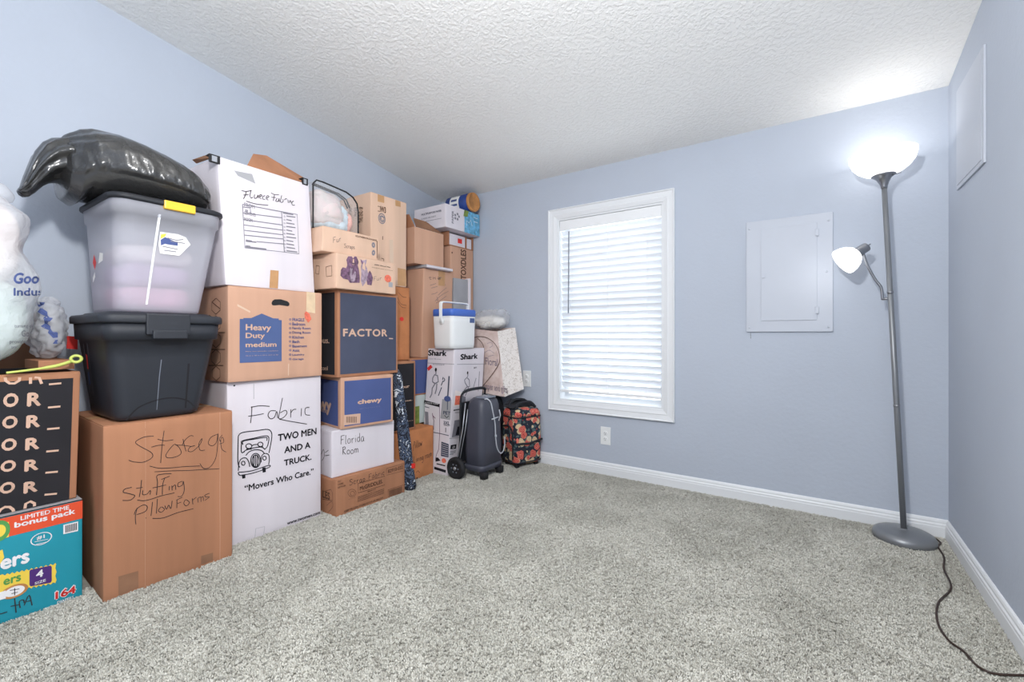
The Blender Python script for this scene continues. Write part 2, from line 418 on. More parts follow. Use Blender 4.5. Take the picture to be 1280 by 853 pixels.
mat('print_purple', (118,88,112), .8, var=.35, vs=60); mat('print_lilac', (170,150,165), .8, var=.2, vs=60)
mat('red_sticker', (226,52,46), .5); mat('pink_smudge', (240,120,96), .7, var=.15, vs=80)
mat('teal_print', (38,152,172), .45, var=.05, vs=3, spec=.4); mat('orange_print', (226,84,50), .45); mat('yellow_print', (244,212,84), .45)
mat('green_print', (88,158,84), .5); mat('violet_print', (82,48,120), .45); mat('red_print', (216,52,48), .45); mat('sky_print', (112,178,214), .45, var=.2, vs=40)
mat('black_plastic', (40,42,47), .5, spec=.3, bump=.15, bs=700); mat('tote_plastic', (44,47,54), .45, spec=.4, bump=.25, bs=900)
mat('rubber', (34,35,38), .7, var=.1, vs=60); mat('yellow_plastic', (244,194,62), .35)
mat('dark_edge', (30,30,33), .6)
mat('slate_plastic', (72,74,86), .38, spec=.5, bump=.1, bs=900); mat('grey_plastic', (120,126,138), .4); mat('silver', (176,180,188), .35, metal=.6)
mat('white_plastic', (238,240,240), .35); mat('blue_plastic', (74,112,200), .4)
mat('nickel', (150,152,157), .33, metal=.85); mat('pewter', (136,139,143), .38, metal=.45)
mat('brown_cord', (58,44,38), .5); mat('lime', (204,214,112), .45)
mat('brown_lid', (200,140,84), .6, var=.1, vs=20); mat('can_blue', (44,70,140), .4, var=.1, vs=20)
mat('fabric_black', (42,44,50), .85, bump=.3, bs=500); mat('pastel_a', (232,226,222), .8, var=.1, vs=30, c2=(224,206,206)); mat('pastel_b', (206,222,230), .8, var=.12, vs=30)
mat('pastel_c', (228,170,156), .8, var=.1, vs=30); mat('pillow_pink', (248,234,230), .8, var=.08, vs=9); mat('pillow_mint', (222,238,232), .8, var=.05, vs=9)
mat('violet_cloth', (178,150,180), .9, var=.15, vs=16, bump=.5, bs=30); mat('rose_cloth', (216,164,184), .9, var=.15, vs=16, bump=.5, bs=30)
mat('green_item', (128,150,72), .5, var=.2, vs=30); mat('mint_item', (196,208,206), .5)
mat('blind_white', (240,242,244), .45); mat('paper_white', (240,238,234), .6)
film('clear_film', (240,243,248), .16, .12, .25); film('milky_film', (240,242,247), .5, .25, .4)
film('bin_plastic', (232,233,243), .66, .22, .45)
film('tubing', (226,230,236), .8, .2, .3)
# blinds let daylight through
m = film('blind_slat', (240,242,245), 1.0, .5, .34)
# window glass
m = film('window_glass', (230,240,245), .1, .02, 0)
# shade glass: lit from inside
m = mat('shade_glass', (252,250,248), .4, emit=1.3)
m = mat('bulb', (255,250,240), .4, emit=1.6)
# garbage bag
m = mat('garbage_film', (50,50,50), .24, spec=.7, bump=.45, bs=70, coat=.25)
# painted patterns: camouflage, flowers
def pattern(name, cols, scale, rough=.85, dist=1.5, kind='noise'):
    m = mat(name, cols[0][1], rough, bump=.2, bs=300); nt = m.node_tree; N = nt.nodes; L = nt.links
    tc = N.new('ShaderNodeTexCoord'); t = N.new('ShaderNodeTexNoise'); t.inputs['Scale'].default_value = scale; t.inputs['Detail'].default_value = 3; t.inputs['Distortion'].default_value = dist
    L.new(tc.outputs['Object'], t.inputs[0]); r = N.new('ShaderNodeValToRGB'); r.color_ramp.interpolation = 'CONSTANT'
    e = r.color_ramp.elements; e[0].position = cols[0][0]; e[0].color = lin(cols[0][1]); e[1].position = cols[1][0]; e[1].color = lin(cols[1][1])
    for p, c in cols[2:]: q = e.new(p); q.color = lin(c)
    L.new(t.outputs[0], r.inputs[0]); L.new(r.outputs[0], N['Principled BSDF'].inputs['Base Color'])
pattern('camouflage', [(0,(200,208,218)),(.36,(34,38,50)),(.47,(84,98,122)),(.54,(38,44,58)),(.62,(214,220,228))], 24)
def flowers():
    m = mat('flower_cloth', (40,42,52), .85, bump=.2, bs=400); nt = m.node_tree; N = nt.nodes; L = nt.links; b = N['Principled BSDF']
    tc = N.new('ShaderNodeTexCoord'); nd = N.new('ShaderNodeTexNoise'); nd.inputs['Scale'].default_value = 22; L.new(tc.outputs['Object'], nd.inputs[0])
    ad = N.new('ShaderNodeMixRGB'); ad.blend_type = 'ADD'; ad.inputs[0].default_value = .035; L.new(tc.outputs['Object'], ad.inputs[1]); L.new(nd.outputs['Color'], ad.inputs[2])
    prev = None
    base = N.new('ShaderNodeRGB'); base.outputs[0].default_value = lin((38,42,54)); prev = base.outputs[0]
    for sc, lo, cols, off in ((36, .42, ((92,110,92),(70,90,110)), 3.1), (19, .42, ((206,172,130),(226,206,170)), 7.7), (15.5, .44, ((196,70,66),(222,128,110)), 0)):
        mp = N.new('ShaderNodeMapping'); mp.inputs['Location'].default_value = (off, off*.7, off*.3); L.new(ad.outputs[0], mp.inputs[0])
        v = N.new('ShaderNodeTexVoronoi'); v.inputs['Scale'].default_value = sc; L.new(mp.outputs[0], v.inputs[0])
        r = N.new('ShaderNodeValToRGB'); r.color_ramp.interpolation = 'CONSTANT'; r.color_ramp.elements[0].color = (1,1,1,1); r.color_ramp.elements[1].position = lo; r.color_ramp.elements[1].color = (0,0,0,1)
        L.new(v.outputs['Distance'], r.inputs[0])
        # petals: the colour alternates with distance from the flower's centre
        w = N.new('ShaderNodeMath'); w.operation = 'MULTIPLY'; w.inputs[1].default_value = 52; L.new(v.outputs['Distance'], w.inputs[0])
        sn = N.new('ShaderNodeMath'); sn.operation = 'SINE'; L.new(w.outputs[0], sn.inputs[0]); g = N.new('ShaderNodeMath'); g.operation = 'GREATER_THAN'; g.inputs[1].default_value = .1; L.new(sn.outputs[0], g.inputs[0])
        pc = N.new('ShaderNodeMixRGB'); pc.inputs[1].default_value = lin(cols[0]); pc.inputs[2].default_value = lin(cols[1]); L.new(g.outputs[0], pc.inputs[0])
        mx = N.new('ShaderNodeMixRGB'); L.new(r.outputs[0], mx.inputs[0]); L.new(prev, mx.inputs[1]); L.new(pc.outputs[0], mx.inputs[2]); prev = mx.outputs[0]
    L.new(prev, b.inputs['Base Color'])
flowers()
pattern('paper_flowers', [(0,(232,226,222)),(.56,(206,196,188)),(.62,(176,166,160)),(.66,(232,226,220))], 70)
mat('paper_bag', (226,198,188), .7, var=.08, vs=14, c2=(236,218,212))

# ------------------------------------------------------------------ room
def struct(o): o['kind'] = 'structure'; return o
YD = D
zc = lambda y: HC+SL*(D-y)
T = .12
# back wall with the window opening
WX0, WX1, WZ0, WZ1 = -1.556, -.797, .482, 1.802
g = join(boxg((XL-T, D, -.1), (WX0, D+T, 2.6)), boxg((WX1, D, -.1), (XR+T, D+T, 2.6)), boxg((WX0, D, -.1), (WX1, D+T, WZ0)), boxg((WX0, D, WZ1), (WX1, D+T, 2.6)))
struct(mesh('wall_back', *g, 'wall_paint'))
struct(mesh('wall_left', *boxg((XL-T, YF-T, -.1), (XL, D, 3.1)), 'wall_paint'))
struct(mesh('wall_right', *boxg((XR, YF-T, -.1), (XR+T, D, 3.1)), 'wall_paint'))
struct(mesh('wall_front', *boxg((XL, YF-T, -.1), (XR, YF, 3.1)), 'wall_paint'))
v = [(XL-T,D+T,zc(D+T)),(XR+T,D+T,zc(D+T)),(XR+T,YF-T,zc(YF-T)),(XL-T,YF-T,zc(YF-T))]
v = v+[(a,b,c+.1) for a,b,c in v]
struct(mesh('ceiling', v, [(0,1,2,3),(7,6,5,4),(0,4,5,1),(1,5,6,2),(2,6,7,3),(3,7,4,0)], 'ceiling_paint'))
floor = struct(mesh('floor', *boxg((XL, YF, -.1), (XR, D, 0)), 'carpet_base'))
# ceiling height for the added fill pendant
zf = zc(-.45)
# baseboards: moulded profile
def baseboard(name, p, q, nrm):
    prof = [(0,0),(.014,0),(.014,.052),(.0125,.056),(.0125,.064),(.009,.070),(.009,.078),(.006,.086),(.003,.0895),(0,.0895)]
    p, q, nrm = Vector(p), Vector(q), Vector(nrm); V = []
    for e in (p, q):
        for a, z in prof: V.append(e+nrm*a+Vector((0,0,z)))
    k = len(prof)
    Fs = [(i, (i+1) % k, k+(i+1) % k, k+i) for i in range(k)] + [tuple(range(k))[::-1], tuple(range(k, 2*k))]
    return struct(mesh(name, V, Fs, 'white_trim'))
baseboard('baseboard_back', (XL+.001, D-.0005, .0), (XR-.001, D-.0005, .0), (0,-1,0))
baseboard('baseboard_left', (XL+.0005, YF+.02, .0), (XL+.0005, D-.016, .0), (1,0,0))
baseboard('baseboard_right', (XR-.0005, YF+.02, .0), (XR-.0005, D-.016, .0), (-1,0,0))
# ------------------------------------------------------------------ carpet pile (real tufts)
def carpet():
    vs, fs = [], []
    rnd = random.Random(3)
    for k in range(5):
        a = k*1.257+rnd.uniform(-.4,.4); lean = rnd.uniform(.0018,.0042); hgt = rnd.uniform(.006,.009); wd_ = .0013
        bx, by = math.cos(a)*.0012, math.sin(a)*.0012; tx, ty = math.cos(a)*lean, math.sin(a)*lean; px, py = -math.sin(a)*wd_, math.cos(a)*wd_
        n = len(vs)
        vs += [(bx-px,by-py,0),(bx+px,by+py,0),(bx*1-math.cos(a)*.0018,by-math.sin(a)*.0018,0),
               (bx+tx*.5-px*1.15,by+ty*.5-py*1.15,hgt*.6),(bx+tx*.5+px*1.15,by+ty*.5+py*1.15,hgt*.6),(bx+tx*.5-math.cos(a)*.0018,by+ty*.5-math.sin(a)*.0018,hgt*.62),
               (bx+tx-px*.6,by+ty-py*.6,hgt),(bx+tx+px*.6,by+ty+py*.6,hgt)]
        fs += [(n,n+1,n+4,n+3),(n+1,n+2,n+5,n+4),(n+2,n,n+3,n+5),(n+3,n+4,n+7,n+6),(n+4,n+5,n+7),(n+5,n+3,n+6),(n+5,n+6,n+7)]
    tm = bpy.data.meshes.new('yarn_tuft'); tm.from_pydata([Vector(v) for v in vs], [], fs)
    m = mat('carpet_yarn', (202,199,191), .95, spec=.1); nt = m.node_tree; N = nt.nodes; L = nt.links; b = N['Principled BSDF']
    oi = N.new('ShaderNodeObjectInfo'); r = N.new('ShaderNodeValToRGB'); el = r.color_ramp.elements
    el[0].position = 0; el[0].color = lin((172,169,160)); el[1].position = .25; el[1].color = lin((198,196,187)); q = el.new(1); q.color = lin((222,221,213))
    L.new(oi.outputs['Random'], r.inputs[0])
    ge = N.new('ShaderNodeNewGeometry'); n = N.new('ShaderNodeTexNoise'); n.inputs['Scale'].default_value = 3.2; n.inputs['Detail'].default_value = 6; n.inputs['Distortion'].default_value = .8; L.new(ge.outputs['Position'], n.inputs[0])
    r2 = N.new('ShaderNodeValToRGB'); r2.color_ramp.elements[0].position = .38; r2.color_ramp.elements[0].color = (.84,.84,.83,1); r2.color_ramp.elements[1].position = .6; r2.color_ramp.elements[1].color = (1,1,1,1); L.new(n.outputs[0], r2.inputs[0])
    mx = N.new('ShaderNodeMixRGB'); mx.blend_type = 'MULTIPLY'; mx.inputs[0].default_value = 1; L.new(r.outputs[0], mx.inputs[1]); L.new(r2.outputs[0], mx.inputs[2]); L.new(mx.outputs[0], b.inputs['Base Color'])
    tm.materials.append(m)
    to = bpy.data.objects.new('yarn_tuft', tm)   # source mesh only, not linked to the scene
    # emitter: the visible floor
    x0, x1, y0, y1 = -2.25, XR-.015, .28, D-.015
    poly = [(-2.25,y1),(-2.25,.12),(-1.9,.12),(-1.3,.12),(-.75,.55),(-.1,1.0),(.15,1.15),(XR-.015,1.5),(XR-.015,y1)]
    V = [(a, b, 0) for a, b in poly]
    o = mesh('carpet_pile', [Vector(v)+Vector((0,0,.0005)) for v in V], [tuple(range(len(V)))[::-1]], m, floor)
    ng = bpy.data.node_groups.new('pile', 'GeometryNodeTree')
    ng.interface.new_socket('Geometry', in_out='INPUT', socket_type='NodeSocketGeometry'); ng.interface.new_socket('Geometry', in_out='OUTPUT', socket_type='NodeSocketGeometry')
    A = ng.nodes; gi = A.new('NodeGroupInput'); go = A.new('NodeGroupOutput')
    d = A.new('GeometryNodeDistributePointsOnFaces'); d.inputs['Density'].default_value = 34000
    oi = A.new('GeometryNodeObjectInfo'); oi.inputs['Object'].default_value = to
    ip = A.new('GeometryNodeInstanceOnPoints')
    rv = A.new('FunctionNodeRandomValue'); rv.data_type = 'FLOAT_VECTOR'; rv.inputs[0].default_value = (-.45,-.45,0); rv.inputs[1].default_value = (.45,.45,6.283)
    rs = A.new('FunctionNodeRandomValue'); rs.data_type = 'FLOAT'; rs.inputs[2].default_value = .8; rs.inputs[3].default_value = 1.35
    K = ng.links
    K.new(gi.outputs[0], d.inputs[0]); K.new(d.outputs[0], ip.inputs['Points']); K.new(oi.outputs['Geometry'], ip.inputs['Instance'])
    K.new(rv.outputs[0], ip.inputs['Rotation']); K.new(rs.outputs[1], ip.inputs['Scale']); K.new(ip.outputs[0], go.inputs[0])
    md = o.modifiers.new('pile', 'NODES'); md.node_group = ng
    o['kind'] = 'stuff'; o['label'] = 'pale grey shaggy carpet pile'
carpet()
# ------------------------------------------------------------------ window
win = thing('window_1', None, None, ((WX0+WX1)/2, D, WZ0)); win['kind'] = 'structure'; win['label'] = 'white framed window with closed horizontal blind'
def casing():
    ox0, ox1, oz0, oz1 = -1.626, -.727, .412, 1.872
    ix0, ix1, iz0, iz1 = WX0, WX1, WZ0, WZ1
    prof = [(0,0),(0,.020),(.05,.022),(.10,.021),(.16,.015),(.55,.012),(.62,.014),(.72,.012),(.9,.008),(1,.007),(1,0)]  # across, proud
    names = 'casing'
    O = [(ox0,oz0),(ox1,oz0),(ox1,oz1),(ox0,oz1)]; I = [(ix0,iz0),(ix1,iz0),(ix1,iz1),(ix0,iz1)]
    for k in range(4):
        a, b = O[k], O[(k+1) % 4]; c, d = I[k], I[(k+1) % 4]; V = []
        for (e, i) in ((a, c), (b, d)):
            for t, h in prof: V.append((e[0]+(i[0]-e[0])*t, D-h-.0002, e[1]+(i[1]-e[1])*t))
        n = len(prof); Fs = [(q, q+1, n+q+1, n+q) for q in range(n-1)] + [tuple(range(n))[::-1], tuple(range(n, 2*n))]
        mesh('window_casing', V, Fs, 'white_trim', win)
casing()
mesh('window_jamb', *join(boxg((WX0, D+.0, WZ0), (WX0+.014, D+T-.002, WZ1)), boxg((WX1-.014, D, WZ0), (WX1, D+T-.002, WZ1)), boxg((WX0+.014, D, WZ1-.014), (WX1-.014, D+T-.002, WZ1)), boxg((WX0+.014, D, WZ0), (WX1-.014, D+T-.002, WZ0+.014))), 'white_trim', win)
ym = D+.088; zmid = (WZ0+WZ1)/2+.02
for (a, b) in ((WZ0+.014, zmid), (zmid-.02, WZ1-.014)):
    x0, x1 = WX0+.014, WX1-.014; w_ = .032; y_ = ym if a < 1 else ym+.012
    s_ = mesh('window_sash', *join(boxg((x0, y_, a), (x0+w_, y_+.012, b)), boxg((x1-w_, y_, a), (x1, y_+.012, b)), boxg((x0+w_, y_, b-w_), (x1-w_, y_+.012, b)), boxg((x0+w_, y_, a), (x1-w_, y_+.012, a+w_))), 'white_trim', win)
    mesh('window_pane', *boxg((x0+w_, y_+.004, a+w_), (x1-w_, y_+.008, b-w_)), 'window_glass', s_)
# blind hangs in the opening
bl = thing('window_blind', 'white horizontal slat blind lowered over the window on the back wall', 'blind', ((WX0+WX1)/2, D+.035, WZ0))
bx0, bx1 = WX0+.018, WX1-.018
bbox('valance', (bx0-.002, D+.003, WZ1-.088), (bx1+.002, D+.011, WZ1-.016), 'blind_white', bl, .003)
bbox('head_rail', (bx0+.004, D+.014, WZ1-.062), (bx1-.004, D+.06, WZ1-.018), 'blind_white', bl, .002)
zt, zb = WZ1-.110, WZ0+.115
ns = 25; pitch = (zt-zb)/(ns-1)
slat = None
for i in range(ns):
    z = zt-pitch*i
    if slat is None:
        V = []; ang = math.radians(58); hw = .0255
        for x in (bx0, bx1):
            for k in range(5):
                t = -1+k*.5; cr = .0024*(1-t*t)
                for s_ in (0, 1): V.append((x, D+.037+math.cos(ang)*hw*t-math.sin(ang)*(cr-.0024*s_)*1, z-math.sin(ang)*hw*t*-1*-1+math.cos(ang)*(0)-0))
        Fs = []
        for k in range(4):
            a = 2*k; Fs += [(a, a+2, 10+a+2, 10+a), (a+1, 10+a+1, 10+a+3, a+3)]
        Fs += [(0, 10, 11, 1), (8, 9, 19, 18), (0,1,3,5,7,9,8,6,4,2), (10,12,14,16,18,19,17,15,13,11)]
        slat = mesh('slat', V, Fs, 'blind_slat', bl)
    else:
        c = slat.copy(); COL.objects.link(c); c.parent = bl; c.location = (0, 0, z-zt)
bbox('bottom_rail', (bx0, D+.014, zb-.052), (bx1, D+.060, zb-.034), 'blind_white', bl, .003)
for x in (bx0+.09, (bx0+bx1)/2, bx1-.09):
    mesh('ladder_cord', *join(tube([(x, D+.010, zb-.04), (x, D+.010, zt+.03)], .0009, 5), tube([(x, D+.064, zb-.04), (x, D+.064, zt+.03)], .0009, 5)), 'blind_white', bl)
mesh('tilt_wand', *join(tube([(-1.468, D+.004, WZ1-.10), (-1.470, D+.0, 1.115)], .0042, 8)), 'grey_plastic', bl)
# ------------------------------------------------------------------ breaker panel
pn = thing('breaker_panel', 'painted metal breaker panel with closed door, left of the floor lamp', 'electrical panel', (-.128, D, .973))
px0, px1, pz0, pz1 = -.331, .073, .973, 1.600
bbox('cover_plate', (px0, D-.012, pz0), (px1, D-.0004, pz1), 'wall_gloss', pn, .004)
bbox('panel_door', (-.256, D-.0155, 1.036), (.004, D-.0122, 1.552), 'wall_gloss', pn, .0015)
bbox('latch', (-.251, D-.0205, 1.275), (-.236, D-.0176, 1.300), 'wall_gloss', pn, .001)
for z in (1.088, 1.498): bbox('hinge', (-.004, D-.0215, z-.018), (.012, D-.0128, z+.018), 'wall_gloss', pn, .002)
for (x, z) in ((px0+.016, pz0+.025), (px1-.02, pz0+.025), (px0+.016, pz1-.04), (px1-.02, pz1-.045), (.045, 1.288)):
    mesh('screw', *lathe([(0,.003),(.0035,.003),(.0055,.0012),(.006,0)], 12, Matrix.Translation((x, D-.0121, z))@Matrix.Rotation(math.pi/2, 4, 'X')), 'wall_gloss', pn, True)
mesh('paint_drip', *tube([(px0+.022, D-.003, pz0-.001), (px0+.0225, D-.002, pz0-.028), (px0+.0225, D-.002, pz0-.036)], [.0012,.001,.0024], 6), 'pewter', pn)
# access panel on the right wall
ap = thing('access_panel', 'flat square access panel painted like the right wall, high behind the lamp', 'access panel', (XR, 2.5, 1.583))
bbox('panel_frame', (XR-.007, 2.306, 1.583), (XR-.0004, 2.69, 2.013), 'wall_gloss', ap, .001)
bbox('panel_lid', (XR-.0088, 2.330, 1.600), (XR-.0072, 2.668, 1.990), 'wall_gloss', ap, .0005)
# outlets
def outlet(x, z, label):
    r = thing('wall_outlet', label, 'outlet', (x, D, z-.0605), 'outlets')
    del r['group']
    bbox('cover_plate', (x-.036, D-.006, z-.0605), (x+.036, D-.0003, z+.0605), 'white_plastic', r, .002)
    for s_ in (1, -1):
        zc_ = z+s_*.0195
        o = mesh('receptacle', *lathe([(0,.0018),(.0135,.0018),(.0155,.0006),(.016,0)], 20, Matrix.Translation((x, D-.0061, zc_))@Matrix.Rotation(math.pi/2, 4, 'X')), 'white_plastic', r, True)
        mesh('contact_slot', *join(boxg((x-.007, D-.0085, zc_-.001), (x-.005, D-.0078, zc_+.007)), boxg((x+.005, D-.0085, zc_), (x+.007, D-.0078, zc_+.006)), boxg((x-.002, D-.0085, zc_-.009), (x+.002, D-.0078, zc_-.005))), 'dark_edge', o)
    mesh('screw', *lathe([(0,.0015),(.003,.001),(.0034,0)], 10, Matrix.Translation((x, D-.0061, z))@Matrix.Rotation(math.pi/2, 4, 'X')), 'white_plastic', r)
outlet(-1.185, .270, 'white wall outlet below the window')
outlet(-1.820, .626, 'white wall outlet between the paper gift bag and the window')
# ------------------------------------------------------------------ torchiere lamp
def lamp():
    bx, by = .336, 2.732
    r = thing('floor_lamp', 'grey metal torchiere floor lamp with two lit frosted shades in the right corner', 'floor lamp', (bx, by, 0))
    mesh('base', *lathe([(.114,.004),(.1165,.012),(.1155,.026),(.109,.038),(.094,.046),(.06,.051),(.022,.053),(.012,.055),(.012,.058)], 48, Matrix.Translation((bx,by,0)), True), 'pewter', r, True)
    mesh('rubber_rim', *lathe([(.110,.0005),(.1155,.0005),(.1165,.006),(.110,.006)], 48, Matrix.Translation((bx,by,0))), 'dark_edge', r, True)
    top = Vector((.266, 2.735, 1.655)); bot = Vector((bx, by, .045)); ax = (top-bot).normalized()
    mesh('pole', *tube([bot, bot+(top-bot)*.36, top], [.0115,.0115,.0105], 16), 'pewter', r, True)
    for k in (.36, .69): c = bot+(top-bot)*k; mesh('pole_joint', *tube([c-ax*.006, c+ax*.006], .0128, 16), 'nickel', r, True)
    q = Vector((0,0,1)).rotation_difference(ax).to_matrix().to_4x4()
    mt = Matrix.Translation(top)@q
    mesh('socket_cup', *lathe([(.0,-.004),(.0125,-.004),(.0135,.004),(.018,.02),(.028,.040),(.041,.052),(.047,.056),(.046,.059),(.036,.058),(0,.056)], 32, mt), 'nickel', r, True)
    mesh('switch', *tube([mt@Vector((.02,-.012,.046)), mt@Vector((.05,-.032,.046)), mt@Vector((.058,-.037,.046))], [.0022,.0022,.0032], 8), 'nickel', r, True)
    prof = [(.0,.058),(.045,.060),(.075,.071),(.100,.090),(.118,.114),(.1265,.142),(.1285,.158),(.1265,.160),(.1235,.158),(.121,.142),(.113,.118),(.095,.095),(.072,.077),(.044,.066),(0,.064)]
    mesh('glass_shade', *lathe(prof, 56, mt), 'shade_glass', r, True, label='lit frosted glass bowl shade')
    b = mesh('bulb', *lathe([(.012,.066),(.014,.08),(.024,.10),(.028,.118),(.022,.136),(.0,.145)], 20, mt), 'bulb', r, True)
    lo = light('torchiere_bulb', 'POINT', mt@Vector((0,0,.162)), LAMP_POWER, (1, .985, .965), .015)
    lo.parent = r; lo.location = Vector(lo.location)-r.location
    # reading arm
    J = Vector((.287, 2.735, 1.128))
    mesh('arm_clamp', *tube([J+Vector((.008,0,0)), J+Vector((-.03,-.002,-.002))], .006, 12), 'nickel', r, True)
    E_ = [J+Vector((-.028,-.002,-.006)), J+Vector((-.032,-.004,.05)), (.235,2.730,1.215), (.208,2.725,1.275), (.192,2.720,1.325), (.186,2.715,1.358)]
    mesh('reading_arm', *tube(smooth_pts(E_, 6), .0058, 12), 'nickel', r, True)
    hd = Vector((.186, 2.715, 1.368)); dirn = Vector((-.72,-.20,-.52)).normalized()
    mt2 = Matrix.Translation(hd-dirn*.018)@Vector((0,0,1)).rotation_difference(dirn).to_matrix().to_4x4()
    mesh('socket_cup', *lathe([(0,-.004),(.017,-.004),(.021,.0),(.0225,.012),(.0235,.045),(.030,.052),(0,.052)], 28, mt2), 'nickel', r, True)
    mesh('switch', *tube([mt2@Vector((0,0,-.004)), mt2@Vector((.002,.0,-.018))], .003, 8), 'nickel', r, True)
    p2 = [(.024,.046),(.036,.052),(.052,.070),(.062,.092),(.066,.115),(.064,.122),(.061,.115),(.056,.092),(.046,.072),(.032,.058),(.022,.052)]
    mesh('glass_shade', *lathe(p2, 44, mt2), 'shade_glass', r, True, label='small lit frosted glass reading shade')
    mesh('bulb', *lathe([(0,.045),(.010,.05),(.018,.07),(.022,.088),(.016,.104),(0,.11)], 18, mt2), 'bulb', r, True)
    l2 = light('reading_bulb', 'POINT', mt2@Vector((0,0,.150)), READ_POWER, (1,.985,.965), .045)
    l2.parent = r; l2.location = Vector(l2.location)-r.location
    cp = [(1157,669),(1167,671),(1173,684),(1180,697),(1180,712),(1189,735),(1173,754),(1172,778),(1185,800),(1205,815),(1222,833),(1245,843),(1290,845)]
    pts = []
    for i, (a, b_) in enumerate(cp):
        p = atZ(a, b_, .012); pts.append(Vector((min(p.x, XR-.02), min(p.y, D-.025), .012)))
    pts[0] = Vector((bx+.09, by+.05, .035)); pts[1] = Vector((bx+.128, by+.03, .016))
    mesh('power_cord', *tube(smooth_pts(pts, 6), .0034, 8), 'brown_cord', r, True, label='dark brown power cord trailing over the carpet')
lamp()
# added pendant for the unseen fill light: canopy, stem and cap
mat('added_globe_glass', (255,252,246), .4, emit=2)
fx = thing('added_fill_pendant', 'added fill pendant on a long stem, out of view above the camera', 'ceiling light', (-.35, .10, 2.30))
zf = zc(.10)
mesh('canopy', *lathe([(.062,-.028),(.065,-.02),(.066,0.012),(0,.012)], 24, Matrix.Translation((-.35,.10,zf))), 'nickel', fx, True)
mesh('stem', *tube([(-.35,.10,zf-.02),(-.35,.10,2.075)], .006, 10), 'nickel', fx, True)
mesh('globe_cap', *lathe([(.0,.005),(.045,.0),(.05,-.008),(.0,-.01)], 20, Matrix.Translation((-.35,.10,2.075))), 'nickel', fx, True)

# ================================================================== the stacks along the left wall
# ---- column at the left edge of the picture
XA = -2.205
b = Carton('diaper_box', 'teal diaper box with orange bonus pack band, on the carpet at far left', (XA, .035, 0), .42, .385, .352, 0, 'teal_print', seed=1, seam='u', tape=None, dent=.003)
f = b.front
f.rect((0, .815), (1, 1), 'orange_print', uv=True, name='printed_band')
b.top.rect((.0, .0), (1, 1), 'grey_board', .0046, True, name='printed_panel', label='bare grey board top')
f.poly([(-8,656),(11,652.5),(11,671.5),(-8,676)], 'yellow_print', .0014)
f.disc((-1,664), .024, .034, 'green_print', .0018, inner=.6)
f.text('LIMITED TIME', (25.6,650.8), (86.4,640), 'print_white', .035, h=5.4)
f.text('bonus pack', (17.8,662.5), (94,650), 'print_white', .055, h=9.2)
f.poly([(-12,694),(3,687),(5,697),(-3,710),(-12,712)], 'yellow_print', .0010)
f.text('ers', (0,713.5), (36.7,703), 'print_white', .06, h=13.5)
f.disc((51.5,673.5), .026, .021, 'print_white', .0012, inner=.9); f.text('#1', (45.6,675.7), (55.7,670), 'print_white', .05, h=5.2)
f.lines([[(43,677.5),(60,674)],[(45,680.5),(58,677.5)]], .0016, 'print_white')
# barcode sticker
f.poly([(79,656.5),(97.5,652),(97.5,664),(79,668)], 'print_white', .0012)
f.lines([[(82+i*1.9,657-i*.45),(82+i*1.9,666-i*.45)] for i in range(8)], .0024, 'ink', .0017)
# yellow size banner with perforated edge
f.poly([(-10,722),(0,719)]+[(x, 719-(x)*.21+(1.6 if i % 2 else -.6)) for i, x in enumerate(range(3, 71, 3))]+[(70,705),(69,710),(70.5,715),(69,720),(70.5,725),(69,729)]+[(x, 728.5+(69-x)*.19+(1.4 if i % 2 else -.8)) for i, x in enumerate(range(66, 32, -3))]+[(30,737),(0,745),(-10,747)], 'yellow_print', .0012)
f.poly([(38,712),(63,707),(64.5,709),(64.5,726),(63,728.5),(38,733),(36.5,731),(36.5,714)], 'violet_print', .0017)
f.text('4', (44.5,723), (54,715), 'print_white', .05, .0022, h=9.2); f.text('SIZE', (43,731), (57,727), 'print_white', .03, .0022, h=3.2)
f.text('ers', (4,732.5), (26,726), 'green_print', .05, .002, h=8)
f.disc((18,739), .031, .022, 'brown_lid', .0018, inner=.0); f.disc((18,739), .023, .016, 'print_white', .0022); f.lines([[(12,738),(24,736)],[(14,742),(22,740)],[(18,735),(18,744)]], .002, 'ink', .0026)
f.poly([(-10,744),(7,738),(7,748),(-10,753)], 'print_white', .0020)
f.text('164', (68,751), (95.6,742), 'print_white', .14, .0014, h=12); f.text('164', (69,749.8), (94.6,742), 'red_print', .06, .002, h=9.6)
f.text('DIAPERS', (71.5,755.5), (92,748), 'print_white', .035, h=3.6)
f.lines([[(30,757),(36,744),(40,757)],[(33,752),(38,751)],[(25,760),(24,752),(29,750),(30,754)],[(18,748),(20,766)],[(13,758),(24,756)],[(-8,770),(9,765)],[(4,779),(-4,783),(4,787)]], .0028, 'marker', smooth=True, name='handwriting', label='upside-down black handwriting')
# black box with repeated letters
b = Carton('meal_kit_box', 'black box printed with tan repeated letters on top of the teal diaper box', (-2.235, .02, .3590), .425, .34, .4615, 0, 'cardboard_deep', seed=2, seam='u', tape=None, shear=(-.005, .012))
f = b.front
f.rect((.0, .0), (.955, .95), 'print_black', uv=True)
ys = [(481,471.5),(510,491),(537,519),(565,547),(591.5,574),(619,601)]
for i, (yb, yt) in enumerate(ys):
    sh = -i*1.1
    if i == 0:   # top row runs off over the edge: only the lower half of each letter
        f.lines([[(6.5,472),(7,476),(12,479.5),(18,479.5),(24,476),(24.5,472)],[(38,472),(38,480)],[(43,472),(49,472.5),(52,480)]], .0075, 'print_tan', smooth=False, name='printed_lettering')
    else:
        f.text('O', (4.5+sh,yb), (24.5+sh,yt), 'print_tan', .07); f.text('R', (34.5+sh,yb-1.2), (53+sh,yt-1), 'print_tan', .07)
    f.lines([[(61+sh,yb-.3),(76.5+sh,yb-1.7)]], .0065, 'print_tan', name='printed_lettering')
f.text('O', (-28,510), (-8,490), 'print_tan', .07)
